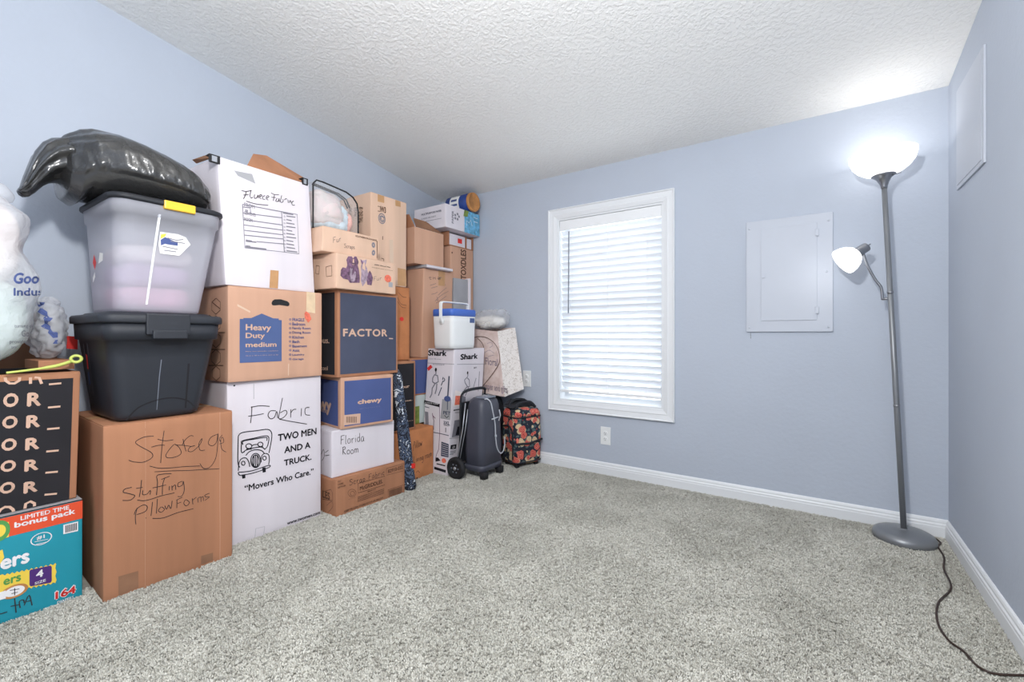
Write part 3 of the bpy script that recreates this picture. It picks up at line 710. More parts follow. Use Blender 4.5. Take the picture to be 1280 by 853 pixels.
f.lines([[(-2,641),(1,637),(6,634),(12,634),(16,637),(17,640)],[(31,636),(32,630),(38,627),(43,629.5),(43,633)]], .0075, 'print_tan', name='printed_lettering')
b.top.rect((0,.06), (.95,.98), 'print_black', .0047, True); b.top.text('FARM FRESH MEALS', (.60,.30), (.86,.36), 'print_tan', .0, .0056, True)
bbox('cardboard_flat', (-2.52,.356,.8275), (-2.285,.450,.862), 'cardboard_deep', None, .002)
tag(bpy.data.objects['cardboard_flat'], 'small flat brown carton under the blue-striped bag on the lettered black box', 'box')
# lime green tie with a ring end
rp = [(-2.215,.272,.828),(-2.225,.33,.834),(-2.235,.39,.843),(-2.245,.432,.857)]
lt = mesh('lime_strap', *join(tube(smooth_pts(rp,5), [.004]*8+[.006]*8, 8), tube([Vector((-2.248,.447,.866))+Vector((math.cos(a)*.004,math.cos(a)*.0135,math.sin(a)*.012)) for a in [k*2*math.pi/20 for k in range(20)]], .0052, 8, True)), 'lime', None, True)
tag(lt, 'lime green plastic strap with a ring end on the black lettered box', 'strap')
# white bags at the far left
def wr(s1, a1, s2, a2, seed):
    return lambda d, p: a1*nz(p, s1, seed)+a2*ridge(p, s2, seed+3)
pb = thing('thrift_store_bag', 'tall white see-through plastic bag with blue store lettering at far left', 'plastic bag', (-2.31,.20,.83))
inner = soft('pillow', (-2.34,.20,1.27), (.12,.112,.15), 'pillow_pink', pb, 2.8, wr(9,.012,18,.008,2), 40, 28)
soft('folded_blanket', (-2.34,.205,1.00), (.125,.125,.14), 'pillow_mint', pb, 2.8, wr(7,.012,15,.006,5), 36, 24)
def bagd(d, p):
    z = p.z+1.145      # narrow waist under the upper pillow, wide shoulder below, gathered top
    w = -.030*math.exp(-((z-1.24)/.05)**2) + .012*math.exp(-((z-1.10)/.05)**2) - .085*max(0, (z-1.34)/.12)**1.3 - .03*max(0, (.93-z)/.1)
    return w*(1-abs(d.z)**8) + .012*nz(p, 9, 1) + .007*ridge(p, 17, 4) + .004*ridge(p, 38, 6)
film_o = soft('bag_film', (-2.33,.200,1.160), (.145,.142,.312), 'milky_film', pb, 3.0, bagd, 90, 70)
def bvh(o):
    return BVHTree.FromPolygons([v.co+wloc(o) for v in o.data.vertices], [tuple(p.vertices) for p in o.data.polygons])
def project_text(o, txt, p0, p1, m, parent, bold=.02, italic=0, label=None):
    """print that follows a soft surface: letters laid on the mesh where they stand"""
    T = bvh(o); V, Fs = text2d(txt, bold, 1, italic); out = []
    for x, y in V:
        px = p0[0]+(p1[0]-p0[0])*x; py = p0[1]+(p1[1]-p0[1])*y; r = ray(px, py).normalized()
        hit, n, _, _ = T.ray_cast(CAM, r)
        out.append((hit - r*.0025) if hit is not None else None)
    Fs = [q for q in Fs if all(out[i] is not None and (out[i]-out[q[0]]).length < .03 for i in q)]
    if not Fs: return None
    out = [p if p is not None else out[Fs[0][0]] for p in out]
    return mesh('printed_lettering', out, Fs, m, parent, label=label)
project_text(film_o, 'Goodwill', (17,355), (83,341), 'print_navy', pb, .06, .15)
project_text(film_o, 'Industries', (17,370), (86,360), 'print_navy', pb, .04)
for t_, a, b_ in (('turning donations', (18,411), (60,405.5)), ('Goodwill', (27,421), (55,413)), ('provides job', (12,431), (45,425)), ('training people', (14,437.5), (50,432)), ('help', (25,443.5), (40,438.5))): project_text(film_o, t_, a, b_, 'print_grey', pb, .02)
kn = soft('bag_knot', (-2.33,.25,1.445), (.03,.045,.028), 'milky_film', pb, 2.2, wr(14,.012,30,.008,9), 24, 18)
b2 = thing('striped_plastic_bag', 'crumpled clear bag with blue stripes beside the tall white bag', 'plastic bag', (-2.42,.405,.862))
sb_ = soft('bag_film', (-2.43,.404,.980), (.075,.040,.105), 'milky_film', b2, 2.3, lambda d, p: .012*nz(p, 16, 3)+.012*ridge(p, 30, 5)+.006*ridge(p, 60, 2), 70, 50)
soft('tissue_filling', (-2.43,.404,.975), (.058,.026,.085), 'grey_board', b2, 2.3, wr(16,.008,24,.005,8), 30, 22)
def project_band(o, pts, w, m, parent, label=None):
    """printed band that follows a soft surface"""
    T = bvh(o); V = []; P_ = smooth_pts([Vector((a, b_, 0)) for a, b_ in pts], 3)
    for k, p in enumerate(P_):
        for sgn in (-1, 0, 1):
            ww = w*(.6+.4*math.sin(k*2.1+1)); r = ray(p.x+sgn*ww/2, p.y).normalized(); hit, n, _, _ = T.ray_cast(CAM, r)
            V.append(hit-r*.002 if hit is not None else None)
    Fs = []
    for k in range(len(P_)-1):
        for q in (0, 1):
            f_ = (3*k+q, 3*k+q+1, 3*k+q+4, 3*k+q+3)
            if all(V[i_] is not None for i_ in f_): Fs.append(f_)
    if not Fs: return
    V = [v if v is not None else V[Fs[0][0]] for v in V]
    return mesh('printed_band', V, Fs, m, parent, label=label)
project_band(sb_, [(50,378),(53,390),(60,398),(57,408),(66,416),(72,430)], 13, 'print_navy', b2, 'blue printed band')
# worn carton edge behind, against the wall
c = Carton('worn_carton', 'worn brown carton standing by the wall behind the black tote', (-2.604, .295, 0), .165, .090, 1.045, 0, 'cardboard_dark', seed=5, dent=.004)
c.front.poly([(83,420),(97,421),(97,437),(83,436)], 'red_sticker', name='sticker', label='red sticker')

# ---- second column: storage carton, black tote, clear bin, garbage bag
st = Carton('storage_carton', 'large brown carton marked Storage Stuffing Pillow Forms, on the carpet', (-2.088, .485, 0), .417, .50, .630, -2, 'cardboard_deep', seed=7, seam='u', dent=.005)
f = st.front
P8 = lambda x, y: (140+x/6.5625, 530+y/6.5625)
S8 = lambda L: [P8(*p) for p in L]
f.lines([S8(q) for q in (
 [(340,100),(260,108),(190,150),(240,190),(320,235),(325,275),(260,312),(180,312),(135,298)],
 [(425,55),(412,140),(402,230),(395,320)], [(370,125),(430,138),(500,130)], [(320,190),(380,175),(430,175)],
 [(505,168),(470,205),(438,255),(455,278),(520,270),(565,240),(545,190),(510,165)],
 [(580,125),(592,180),(605,225)], [(572,175),(600,130),(640,98),(668,100)],
 [(520,172),(600,178),(650,185),(680,178),(640,190),(622,222),(660,225),(720,170),(738,120),(712,160),(720,215),(760,215)],
 [(865,85),(810,110),(788,160),(820,180),(855,150),(868,80),(862,200),(845,290),(800,355),(750,365),(718,325)],
 [(905,90),(880,120),(890,150)], [(880,165),(915,150),(905,110),(890,130),(898,205),(935,232)],
 [(305,345),(380,362),(480,360),(600,350),(720,345)], [(345,392),(480,385),(620,382),(740,375),(880,368)])], .0020, 'marker', smooth=True, name='handwriting', label='handwritten word Storage, underlined')
f.lines([S8(q) for q in (
 [(160,520),(105,535),(92,560),(150,575),(185,590),(150,625),(85,628)], [(240,460),(232,540),(222,600)], [(195,530),(250,520)],
 [(252,545),(250,580),(285,575),(312,545),(310,580)], [(485,408),(420,410),(365,425),(370,480),(362,585)], [(330,525),(400,510)],
 [(430,440),(412,500),(410,580)],[(400,455),(440,440),(470,428)], [(395,510),(440,500)], [(468,510),(465,545)], [(488,505),(490,545)],[(490,520),(515,500),(520,540)],
 [(575,470),(540,485),(540,515),(575,500),(582,470),(590,540),(570,590),(535,595)], [(205,625),(280,628),(400,590),(510,565)])], .0023, 'marker', smooth=True, name='handwriting', label='handwritten word Stuffing, underlined')
f.lines([S8(q) for q in (
 [(205,690),(190,760),(195,825)], [(180,745),(200,700),(255,665),(288,680),(270,720),(200,745)], [(275,770),(278,775)], [(330,640),(318,755)], [(370,615),(362,735)],
 [(400,680),(378,710),(400,725),(428,700),(405,680)], [(430,670),(445,700),(462,665),(480,695),(490,630)],
 [(530,620),(528,690)],[(525,625),(575,600)],[(528,655),(565,640)], [(600,620),(585,650),(605,672),(632,645),(605,620)], [(655,610),(660,660)],[(658,625),(690,600)],
 [(700,610),(705,645)],[(705,610),(725,600),(728,640)],[(728,605),(745,598),(748,632)], [(800,570),(760,585),(770,600),(798,600),(760,628)], [(330,775),(420,770),(540,725),(665,695)])], .0022, 'marker', smooth=True, name='handwriting', label='handwritten words Pillow Forms, underlined')
f.poly([(148,721),(173,714),(173,735),(148,745)], 'cardboard_dark', .0012, name='tape_strip', label='darker tape patch'); f.poly([(251,695),(266,691),(266,701),(251,706)], 'cardboard_dark', .0012, name='tape_strip', label='darker tape patch')
for (u, w_) in ((.285,.0015),(.885,.003)):
    f.rect((u-w_/2,.0),(u+w_/2,1), 'cardboard', .0004, True, name='crease')
# generic tapered rounded container
def container(nm, lbl, cat, cx, cy, levels, m, parent=None, corner=.05, n=6, bot=True, thick=.003):
    R_ = [ring(cx+dx, cy+dy, hx, hy, corner, z, n) for (hx, hy, z, dx, dy) in levels]
    return R_
tt = thing('black_storage_tote', 'black plastic storage tote with lid on top of the Storage carton', 'storage tote', (-2.28,.665,.631))
tz0, tz1 = .632, 1.00
def trn(z0, z1, hx0, hy0, hx1, hy1, cx0, cy0, cx1, cy1, nl):
    out = []
    for i in range(nl+1):
        t = i/nl; out.append((cx0+(cx1-cx0)*t, cy0+(cy1-cy0)*t, hx0+(hx1-hx0)*t, hy0+(hy1-hy0)*t, z0+(z1-z0)*t))
    return out
L1 = [( -2.283,.663,.160,.122,tz0), (-2.283,.663,.170,.132,tz0+.006), (-2.283,.663,.176,.138,tz0+.018)] + trn(tz0+.03, .935, .178,.140,.2,.176,-2.283,.663,-2.272,.667,4) + [(-2.272,.667,.213,.186,.938),(-2.272,.667,.216,.189,.998)]
mesh('tote_body', *loft([ring(cx,cy,hx,hy,.045,z) for cx,cy,hx,hy,z in L1]), 'tote_plastic', tt, True)
L2 = [(-2.272,.667,.216,.190,.998),(-2.272,.667,.224,.198,.999),(-2.272,.667,.226,.200,1.005),(-2.272,.667,.226,.200,1.024),(-2.272,.667,.221,.195,1.031),(-2.272,.667,.195,.17,1.032),(-2.272,.667,.188,.163,1.040)]
ld = mesh('tote_lid', *loft([ring(cx,cy,hx,hy,.05,z) for cx,cy,hx,hy,z in L2]), 'tote_plastic', tt, True)
# latch at the middle of the front
bbox('latch', (-2.060,.595,.955), (-2.040,.735,1.034), 'tote_plastic', tt, .005)
bbox('latch', (-2.052,.612,.940), (-2.030,.722,.972), 'tote_plastic', tt, .004)
TF = Face((-2.1045,.54,.66), (-2.1045,.79,.66), (-2.0745,.835,.93), (-2.0745,.50,.93), None, tt)
TF.lines([[(.42,.02),(.44,.5),(.47,1)]], .0022, 'grey_plastic', .0012, True, name='moulded_rib', label='light scuffed ridge')
TF.lines([[(.80,.0),(.735,1)]], .006, 'dark_edge', .001, True, name='moulded_rib')
TF.lines([[(.04,-.08),(.2,.08),(.42,.16),(.62,.17),(.82,.1),(.98,-.06)]], .005, 'dark_edge', .0012, True, smooth=True, name='moulded_arch')
TF.lines([[(.55,.86),(.60,.86)],[(.62,.86),(.68,.855)],[(.73,.86),(.80,.86)]], .0022, 'grey_plastic', .0012, True, name='scuff')
TS = Face((-2.45,.5145,.66), (-2.12,.5145,.66), (-2.10,.4885,.93), (-2.46,.4885,.93), None, tt)
TS.lines([[(.30,.25),(.30,.97)],[(.44,.25),(.44,.97)]], .008, 'slate_plastic', .0015, True, name='moulded_rib')
TS.poly([(.34,.60),(.38,.60),(.39,.80),(.35,.82)], 'red_sticker', .002, True, name='sticker', label='red sticker')
TS.poly([(.335,.38),(.375,.38),(.375,.56),(.34,.56)], 'print_blue', .002, True, name='sticker', label='blue sticker')
# clear bin
cb = thing('clear_storage_bin', 'clear tapered plastic bin with black lid on the black tote', 'storage bin', (-2.285,.675,1.041))
z0, z1 = 1.041, 1.452
L3 = [(-2.285,.668,.158,.130,z0),(-2.285,.668,.166,.138,z0+.006)]+trn(z0+.015, z1-.05, .168,.140,.203,.171,-2.285,.668,-2.283,.687,5)+[(-2.283,.687,.208,.177,z1-.048),(-2.283,.687,.210,.180,z1)]
R3 = [ring(cx,cy,hx,hy,.05,z) for cx,cy,hx,hy,z in L3]
V, Fs = loft(R3, False); Fs.append(tuple(range(len(R3[0])))[::-1])
mesh('bin_body', V, Fs, 'bin_plastic', cb, True, label='cloudy clear plastic body')
soft('folded_clothes', (-2.285,.668,1.10), (.145,.117,.050), 'rose_cloth', cb, 3.5, wr(12,.006,20,.004,1), 32, 16, label='rose folded cloth seen through the plastic')
soft('folded_clothes', (-2.285,.670,1.19), (.15,.122,.045), 'violet_cloth', cb, 3.5, wr(12,.006,20,.004,2), 32, 16, label='violet folded cloth seen through the plastic')
soft('folded_clothes', (-2.285,.672,1.27), (.15,.124,.040), 'pastel_a', cb, 3.5, wr(12,.006,20,.004,3), 32, 16, label='pale folded cloth seen through the plastic')
L4 = [(-2.283,.687,.209,.179,z1),(-2.283,.687,.219,.189,z1+.001),(-2.283,.687,.221,.191,z1+.006),(-2.283,.687,.220,.190,z1+.017),(-2.283,.687,.212,.182,z1+.022),(-2.283,.687,.18,.15,z1+.022)]
mesh('bin_lid', *loft([ring(cx,cy,hx,hy,.055,z) for cx,cy,hx,hy,z in L4]), 'black_plastic', cb, True)
BF = Face((-2.1165,.55,z0+.02), (-2.1165,.79,z0+.02), (-2.0775,.842,z1-.05), (-2.0775,.53,z1-.05), None, cb)
BF.lines([[(183,381),(191,325),(199.5,268)]], .0065, 'white_plastic', .0012, name='moulded_rib')
BF.poly([(200,290),(222,293),(232,297),(238,306),(224,320),(200,317),(198,306)], 'paper_white', .0015, name='sticker', label='torn white sticker with blue print')
BF.poly([(200.5,300),(206,296.5),(214,300),(222,303.5),(222,307.5),(211,306),(206,305),(201,307)], 'print_navy', .002, name='printed_panel')
BF.lines([[(209,297.5),(220,300.5),(229,299.5)],[(213,301.5),(231,304.5)],[(203,308),(222,312)],[(205,313),(220,315)]], .0035, 'print_grey', .0021, name='printed_lettering'); BF.poly([(201,293),(208,292),(206,296),(200,299)], 'yellow_print', .0021, name='printed_panel')
lf = Face((-2.072,.6,z1-.01), (-2.072,.8,z1-.01), (-2.072,.8,z1+.03), (-2.072,.6,z1+.03))
a = lf.P(*lf.uv(204,250)); c = lf.P(*lf.uv(243,257))
bbox('latch', (-2.077, a.y, z1-.012), (-2.058, c.y, z1+.021), 'yellow_plastic', cb, .004, label='yellow lid latch')
BS = Face((-2.44,.5285,z0+.02), (-2.13,.5285,z0+.02), (-2.11,.516,z1-.05), (-2.46,.516,z1-.05), None, cb)
BS.poly([(.30,.44),(.37,.52),(.30,.62),(.23,.53)], 'red_sticker', .002, True, name='sticker', label='red diamond sticker')
BS.poly([(.45,.50),(.62,.52),(.64,.60),(.52,.62)], 'paper_white', .002, True, name='sticker', label='white torn sticker'); BS.poly([(.20,.30),(.30,.36),(.29,.42),(.20,.36)], 'paper_white', .002, True, name='sticker', label='white torn sticker')
# garbage bag
gb = thing('garbage_bag', 'stuffed shiny black garbage bag lying on the clear bin', 'garbage bag', (-2.32,.68,z1+.024))
secs = [ # y, centre x, half x, bottom z, top z
 (.405,-2.36,.02,1.60,1.63),(.412,-2.36,.075,1.54,1.665),(.430,-2.36,.13,1.475,1.695),(.46,-2.355,.165,1.455,1.722),(.488,-2.35,.19,1.479,1.733),(.56,-2.345,.22,1.479,1.735),
 (.63,-2.34,.23,1.479,1.722),(.69,-2.335,.232,1.478,1.704),(.75,-2.33,.23,1.478,1.676),(.80,-2.33,.218,1.478,1.646),(.84,-2.33,.19,1.478,1.606),(.862,-2.33,.13,1.485,1.56),(.870,-2.33,.03,1.51,1.53)]
def interp(t):
    k = t*(len(secs)-1); i = min(int(k), len(secs)-2); f_ = k-i
    return [secs[i][q]*(1-f_)+secs[i+1][q]*f_ for q in range(5)]
rings_ = []
NR = 110
for i in range(141):
    y, cx, hx, zb_, zt_ = interp(i/140); rg = []
    for k in range(NR):
        a = 2*math.pi*k/NR; ca, sa = math.cos(a), math.sin(a); e = .78
        x = cx+hx*math.copysign(abs(ca)**e, ca); z = (zb_+zt_)/2+(zt_-zb_)/2*math.copysign(abs(sa)**e, sa)
        p = Vector((x, y, z)); amp = .0 if sa < -.25 else 1
        low = max(0, min(1, .75-sa))*max(0, ca+.3)          # fine creases low on the room side
        dd = .007*(1-2*abs(noise.noise(Vector((x*6, y*5, z*8))))) + .004*(1-2*abs(noise.noise(Vector((x*9, y*30+z*16, z*14)))))*(.3+low) + .0035*(1-2*abs(noise.noise(Vector((x*20, y*75+z*30, z*22)))))*(.15+low)
        g_ = max(0, 1-(y-.40)/.15); dd += g_*.007*math.sin(a*19+noise.noise(p*9)*6)
        n = Vector((ca, 0, sa)); rg.append(p+n*dd*amp)
    rings_.append(rg)
mesh('bag_film', *loft(rings_), 'garbage_film', gb, True)
# slack neck of the bag hanging over the left end
nk = []
for i, (y, zc_, hz, hx_, xc) in enumerate([(.470,1.615,.085,.13,-2.36),(.430,1.620,.078,.13,-2.36),(.400,1.605,.078,.12,-2.36),(.375,1.580,.078,.105,-2.35),(.355,1.545,.072,.09,-2.35),(.340,1.510,.055,.075,-2.34),(.330,1.487,.036,.06,-2.34),(.319,1.468,.012,.045,-2.335),(.312,1.466,.004,.02,-2.33)]):
    rg = []
    for k in range(60):
        a = 2*math.pi*k/60; q = Vector((xc+math.cos(a)*hx_, y, zc_+math.sin(a)*hz))
        n = Vector((math.cos(a), 0, math.sin(a))); rg.append(q+n*(.007*math.sin(a*9+i*.35)+.006*noise.noise(q*16))*min(1, hz/.03))
    nk.append(rg)
nk2 = []
for i in range(len(nk)-1):
    for t in (0, .25, .5, .75): nk2.append([nk[i][k]*(1-t)+nk[i+1][k]*t for k in range(60)])
nk2.append(nk[-1]); mesh('bag_neck', *loft(nk2), 'garbage_film', gb, True)
# folded-over lip under the left end

# ---- third column: moving company carton, heavy duty carton, white fleece carton
Z7 = lambda x, y: (280+x/4.0615, 470+y/4.0615)
tm_ = Carton('moving_carton', 'tall white moving company carton with truck drawing and word Fabric, on the carpet', (-2.172, .923, 0), .444, .50, .743, -2.4, 'white_board', seed=11, seam='u', dent=.003)
f = tm_.front
z = lambda L: [[Z7(*p) for p in q] for q in L]
f.text('TWO MEN', Z7(273,334), Z7(469,263), 'ink', .05); f.text('AND A', Z7(305,394), Z7(438,334), 'ink', .05); f.text('TRUCK.', Z7(303,459), Z7(443,396), 'ink', .05)
f.text('“Movers Who Care.”', Z7(103,590), Z7(454,469), 'ink', .04); f.text('www.twomen.com', Z7(319,758), Z7(487,698), 'ink', .05, h=3.6)
el = lambda cx, cy, rx, ry, n=14: [(cx+rx*math.cos(k*2*math.pi/n), cy+ry*math.sin(k*2*math.pi/n)) for k in range(n+1)]
f.lines(z([[(80,465),(70,440),(71,330),(75,300),(100,286),(160,279),(220,272),(241,290),(240,330),(228,392)],
 [(104,385),(88,388),(88,345),(92,330),(150,317),(222,306),(222,352),(208,372)], [(95,350),(97,332),(150,322),(213,313),(216,330)],
 [(92,392),(110,378),(130,372),(150,366),(190,362),(208,375)], [(110,405),(128,385),(160,375),(190,380),(205,395)],
 el(125,357,15,12), el(184,348,13,11), [(140,357),(150,350),(170,348)], [(112,372),(140,372)], [(175,362),(198,358)],
 el(160,430,25,36,18), el(160,432,18,30,16), [(152,402),(150,462)], [(160,400),(159,465)], [(169,402),(168,462)],
 el(97,444,9,10,10), el(205,418,9,10,10), [(72,482),(76,440),(90,420),(112,418),(126,440),(130,462)], [(188,440),(190,410),(205,395),(225,400),(230,425),(226,450)],
 [(72,490),(100,488),(150,480),(225,455),(228,465),(160,490),(90,505),(74,500),(72,490)]]), .0042, 'ink', smooth=True, name='printed_truck', label='line drawing of an old truck')
for q in ([(89,502),(107,499),(108,519),(92,523)], [(193,468),(210,464),(212,488),(196,492)], [(148,408),(152,405),(152,458),(148,455)]): f.poly([Z7(*p) for p in q], 'ink', .0013, name='printed_truck')
f.lines(z([[(140,155),(138,200),(133,240)],[(135,160),(180,152),(230,155)],[(122,205),(160,200),(200,192)],
 [(262,178),(235,178),(222,200),(235,218),(255,210),(266,180),(272,215)],[(295,112),(285,165),(277,215),(300,212),(318,190),(310,175),(284,188)],
 [(338,170),(337,212)],[(337,190),(350,172),(365,170)],[(392,165),(390,205)],[(432,160),(412,165),(412,195),(436,200)],[(280,220),(330,230),(420,245)]]), .0036, 'marker', smooth=True, name='handwriting', label='handwritten word Fabric')
f.lines(z([[(155,835),(160,775),(205,765),(200,812)],[(150,40),(150,118)]]), .002, 'grey_board', name='crease')
for px in ((52,50),): f.disc(Z7(*px), .004, .004, 'ink')
# heavy duty carton
Z6 = lambda x, y: (280+x/6.093, 340+y/6.093)
z6 = lambda L: [Z6(*p) for p in L]
hd_ = Carton('heavy_duty_carton', 'tan carton with blue Heavy Duty medium print on the moving company carton', (-2.145, .915, .744), .446, .48, .431, -1.2, 'cardboard', seed=12, dent=.003)
f = hd_.front
f.rect(Z6(118,694), Z6(438,368), 'print_blue', .0016); f.poly(z6([(145,366),(145,352),(205,352),(285,318),(372,354),(415,356),(415,369)]), 'print_blue', .0016)
for t_, a, c in (('Heavy', (162,460), (356,402)), ('Duty', (162,518), (308,465)), ('medium', (162,575), (398,534))): f.text(t_, Z6(*a), Z6(*c), 'print_tan', .045, .0030)
f.text('Para uso pesado, mediano', Z6(162,612), Z6(412,598), 'print_tan', .02, .0024); f.text('16 in x 18 in x 18 in (3.0 cu ft)', Z6(165,645), Z6(410,628), 'print_tan', .01, .0024)
for i, t_ in enumerate(('FRAGILE', 'Bedroom', 'Family Room', 'Dining Room', 'Kitchen', 'Bath', 'Basement', 'Attic', 'Laundry', 'Garage')):
    y0 = 372+i*33.7-i*.25; wtx = (92,98,140,138,88,55,112,55,92,86)[i]
    f.text(t_, Z6(519,y0+4), Z6(519+wtx,y0-18), 'print_navy', .035); c_ = f.uv(*Z6(502,y0-9)); f.disc(c_, .0052, .0052, 'print_navy', .0014, True, 12, inner=.55)
f.poly(z6([(360,238),(368,220),(385,210),(430,209),(480,224),(496,238),(496,255),(484,262),(420,252),(385,256),(366,254)]), 'dark_edge', .0012, name='hand_hole', label='dark oval hand hole')
f.poly(z6([(628,152),(694,160),(694,316),(626,305)]), 'paper_tape', .0012, name='tape_strip', label='cream paper tape'); f.poly(z6([(625,300),(650,320),(665,360),(640,388),(615,350),(612,315)]), 'pink_smudge', .002, name='sticker', label='orange smudge')
f.poly(z6([(488,700),(494,700),(492,790),(486,790)]), 'clear_tape', .0011, name='tape_strip'); f.poly(z6([(100,245),(200,300),(196,312),(100,262)]), 'clear_tape', .0012, name='tape_strip')
f = hd_.side
hx = lambda cx, cy, r_: [(cx+r_*.62*math.cos(math.radians(a)), cy+r_*math.sin(math.radians(a))) for a in range(30, 391, 60)]
f.lines([hx(271,383,10), hx(271,405,10), hx(271,425,10), hx(271,447,10), hx(271,467,9), [(266,378),(276,386)],[(262,394),(270,399),(262,402)],[(262,416),(282,416)],[(262,437),(282,437)],[(262,457),(280,457)]], .0035, 'print_brown', name='printed_outline', label='dark hexagon outlines')
# fleece carton
Z5 = lambda x, y: (230+x/4.489, 180+y/4.489)
z5 = lambda L: [Z5(*p) for p in L]
fl = Carton('fleece_carton', 'battered white carton marked Fleece Fabric at the top of its stack', (-2.150, .908, 1.177), .431, .46, .556, 2, 'white_board', seed=13, shear=(0,-.032), dent=.007, flaps=False, tape=None)
f = fl.front
sq = lambda *p: [[Z5(*q) for q in l] for l in p]
f.lines(sq([(325,340),(632,397),(643,617),(340,583),(325,340)],[(545,382),(560,607)],[(330,388),(547,415)],[(333,425),(549,455)],[(335,455),(550,484)],[(337,485),(552,510)],[(338,512),(554,534)],[(405,548),(556,562)],[(340,575),(460,590)],[(328,355),(368,360),(372,390)]), .0036, 'print_grey', name='printed_outline', label='printed contents table')
for i in range(11): 
    y0 = 405+i*19.5; f.lines(sq([(572,y0),(572+(50,30,46,52,34,48,56,40,44,50,62)[i],y0+7)]), .005, 'print_grey', name='printed_lettering'); f.disc(Z5(562,y0+2), .004, .004, 'print_grey', .0014, inner=.6, n=8)
f.text('FROM', Z5(335,352), Z5(392,358-14), 'print_grey', .03); f.text('CONTENTS:', Z5(336,396), Z5(400,392), 'print_grey', .03); f.text('ROOM', Z5(337,431), Z5(382,422), 'print_grey', .03)
f.lines(sq([(345,540),(380,546)],[(345,546),(404,552)],[(345,572),(370,575)],[(345,580),(460,592)],[(552,388),(610,398)],[(340,372),(355,374),(352,382),(342,380)]), .005, 'print_grey', name='printed_lettering')
f.lines(sq([(318,262),(345,268),(375,262)],[(345,268),(340,290),(330,310)],[(330,288),(358,286)],[(372,262),(366,290),(372,305),(382,300)],[(392,285),(390,304),(402,305),(412,288),(412,306)],[(422,298),(434,290),(424,286),(418,300),(430,310)],[(452,292),(440,296),(438,310),(452,312)],[(462,306),(474,296),(464,292),(458,308),(470,316)],
 [(485,275),(505,285),(530,286)],[(505,285),(498,320)],[(488,300),(512,302)],[(520,305),(512,322),(526,322),(530,306),(532,326)],[(545,290),(538,326),(552,326),(552,312)],[(560,316),(568,308),(575,312)],[(580,314),(580,332)],[(586,332),(592,318),(598,334)],[(612,322),(602,328),(604,344),(618,344)],[(345,322),(400,338),(470,345)]), .0030, 'marker', smooth=True, name='handwriting', label='handwritten words Fleece Fabric')
f.poly(z5([(483,708),(530,712),(526,812),(478,808)]), 'tape', .0014, name='tape_strip', label='brown tape strip')
f.poly(z5([(280,150),(380,170),(398,225),(300,180)]), 'grey_board', .0006, name='scuff', label='grey scuff')
T_ = fl.O+fl.V
for (a_, w_) in (((170,86),.042), ((677,213),.030)):
    p = f.P(*f.uv(*Z5(*a_)))
    o = mesh('corner_clip', *join(boxg((p.x-.004,p.y-w_/2,p.z-.016),(p.x+.005,p.y+w_/2,p.z+.014)), boxg((p.x-.03,p.y-w_/2,p.z+.014),(p.x+.005,p.y+w_/2,p.z+.018))), 'dark_edge', fl.root, label='black metal corner clip')
    bbox('clip_face', (p.x+.0048,p.y-w_*.28,p.z-.012), (p.x+.007,p.y+w_*.2,p.z+.012), 'silver', o)
def slab(name, pts, th, m, parent, label=None):
    P_ = [Vector(p) for p in pts]; n = (P_[1]-P_[0]).cross(P_[2]-P_[0]).normalized()*th; k = len(P_)
    V = P_+[p-n for p in P_]
    return mesh(name, V, [tuple(range(k)), tuple(range(2*k-1, k-1, -1))]+[(i, k+i, k+(i+1) % k, (i+1) % k) for i in range(k)], m, parent, label=label)
a0 = fl.O+fl.V
slab('top_flap', [a0, a0+fl.U, a0+fl.U+fl.D*.48, a0+fl.D*.48], .003, 'white_board', fl.root)
slab('top_flap', [a0+fl.D*.52, a0+fl.U+fl.D*.52, a0+fl.U+fl.D, a0+fl.D], .003, 'white_board', fl.root)
slab('raised_flap', [(-2.21,1.02,1.742),(-2.21,1.325,1.748),(-2.27,1.345,1.800),(-2.33,1.175,1.878),(-2.33,1.11,1.865)], .004, 'cardboard_deep', fl.root, label='raised brown flap')
slab('raised_flap', [(-2.20,.873,1.737),(-2.22,.868,1.756),(-2.33,.845,1.748),(-2.33,.86,1.737)], .004, 'cardboard_dark', fl.root, label='small raised brown flap')

# ---- fourth column
Z9 = lambda x, y: (400+x/9.475, 570+y/9.475)
mc = Carton('food_carton', 'low brown food carton with boxed brown lettering at the bottom of its stack', (-2.065, 1.397, 0), .456, .42, .197, -1.7, 'cardboard_deep', seed=21, dent=.003)
f = mc.front
q9 = lambda *p: [[Z9(*q) for q in l] for l in p]
f.lines(q9([(447,328),(765,240),(765,345),(447,440),(447,328)]), .0028, 'print_brown'); f.text('McGRIDDLES.', Z9(466,412), Z9(740,335), 'print_brown', .05, h=5.2)
f.lines(q9([(787,150),(988,92),(988,178),(787,230),(787,150)],[(805,405),(985,345),(985,432),(805,492),(805,405)]), .0022, 'print_brown'); f.text('82910-032', Z9(803,208), Z9(980,155), 'print_brown', .04, h=4.6)
f.lines(q9(*[[(822+i*11,480-i*3.4),(822+i*11,412-i*3.8)] for i in range(14)]), .0045, 'print_brown', name='barcode')
f.text('BREAKFAST', Z9(560,436), Z9(660,400), 'print_brown', .02, h=2)
for i in range(4): f.lines(q9([(442,492+i*17),(758,392+i*17)]), .0030, 'print_brown', name='printed_lettering')
f.text('KEEP FROZEN STORE AT 0 F OR BELOW', Z9(285,672), Z9(745,540), 'print_brown', .035, h=2.6)
for i, t_ in enumerate(('FULLY', 'COOKED', 'KEEP FROZEN')): f.text(t_, Z9(210,318+i*35), Z9(248+i*26,308+i*33), 'print_brown', .035, h=2.2)
f.lines(q9(el(375,440,48,46),el(378,445,26,26)), .0018, 'print_brown', name='printed_outline'); f.text('PERISHABLE', Z9(330,522), Z9(415,490), 'print_brown', .04)
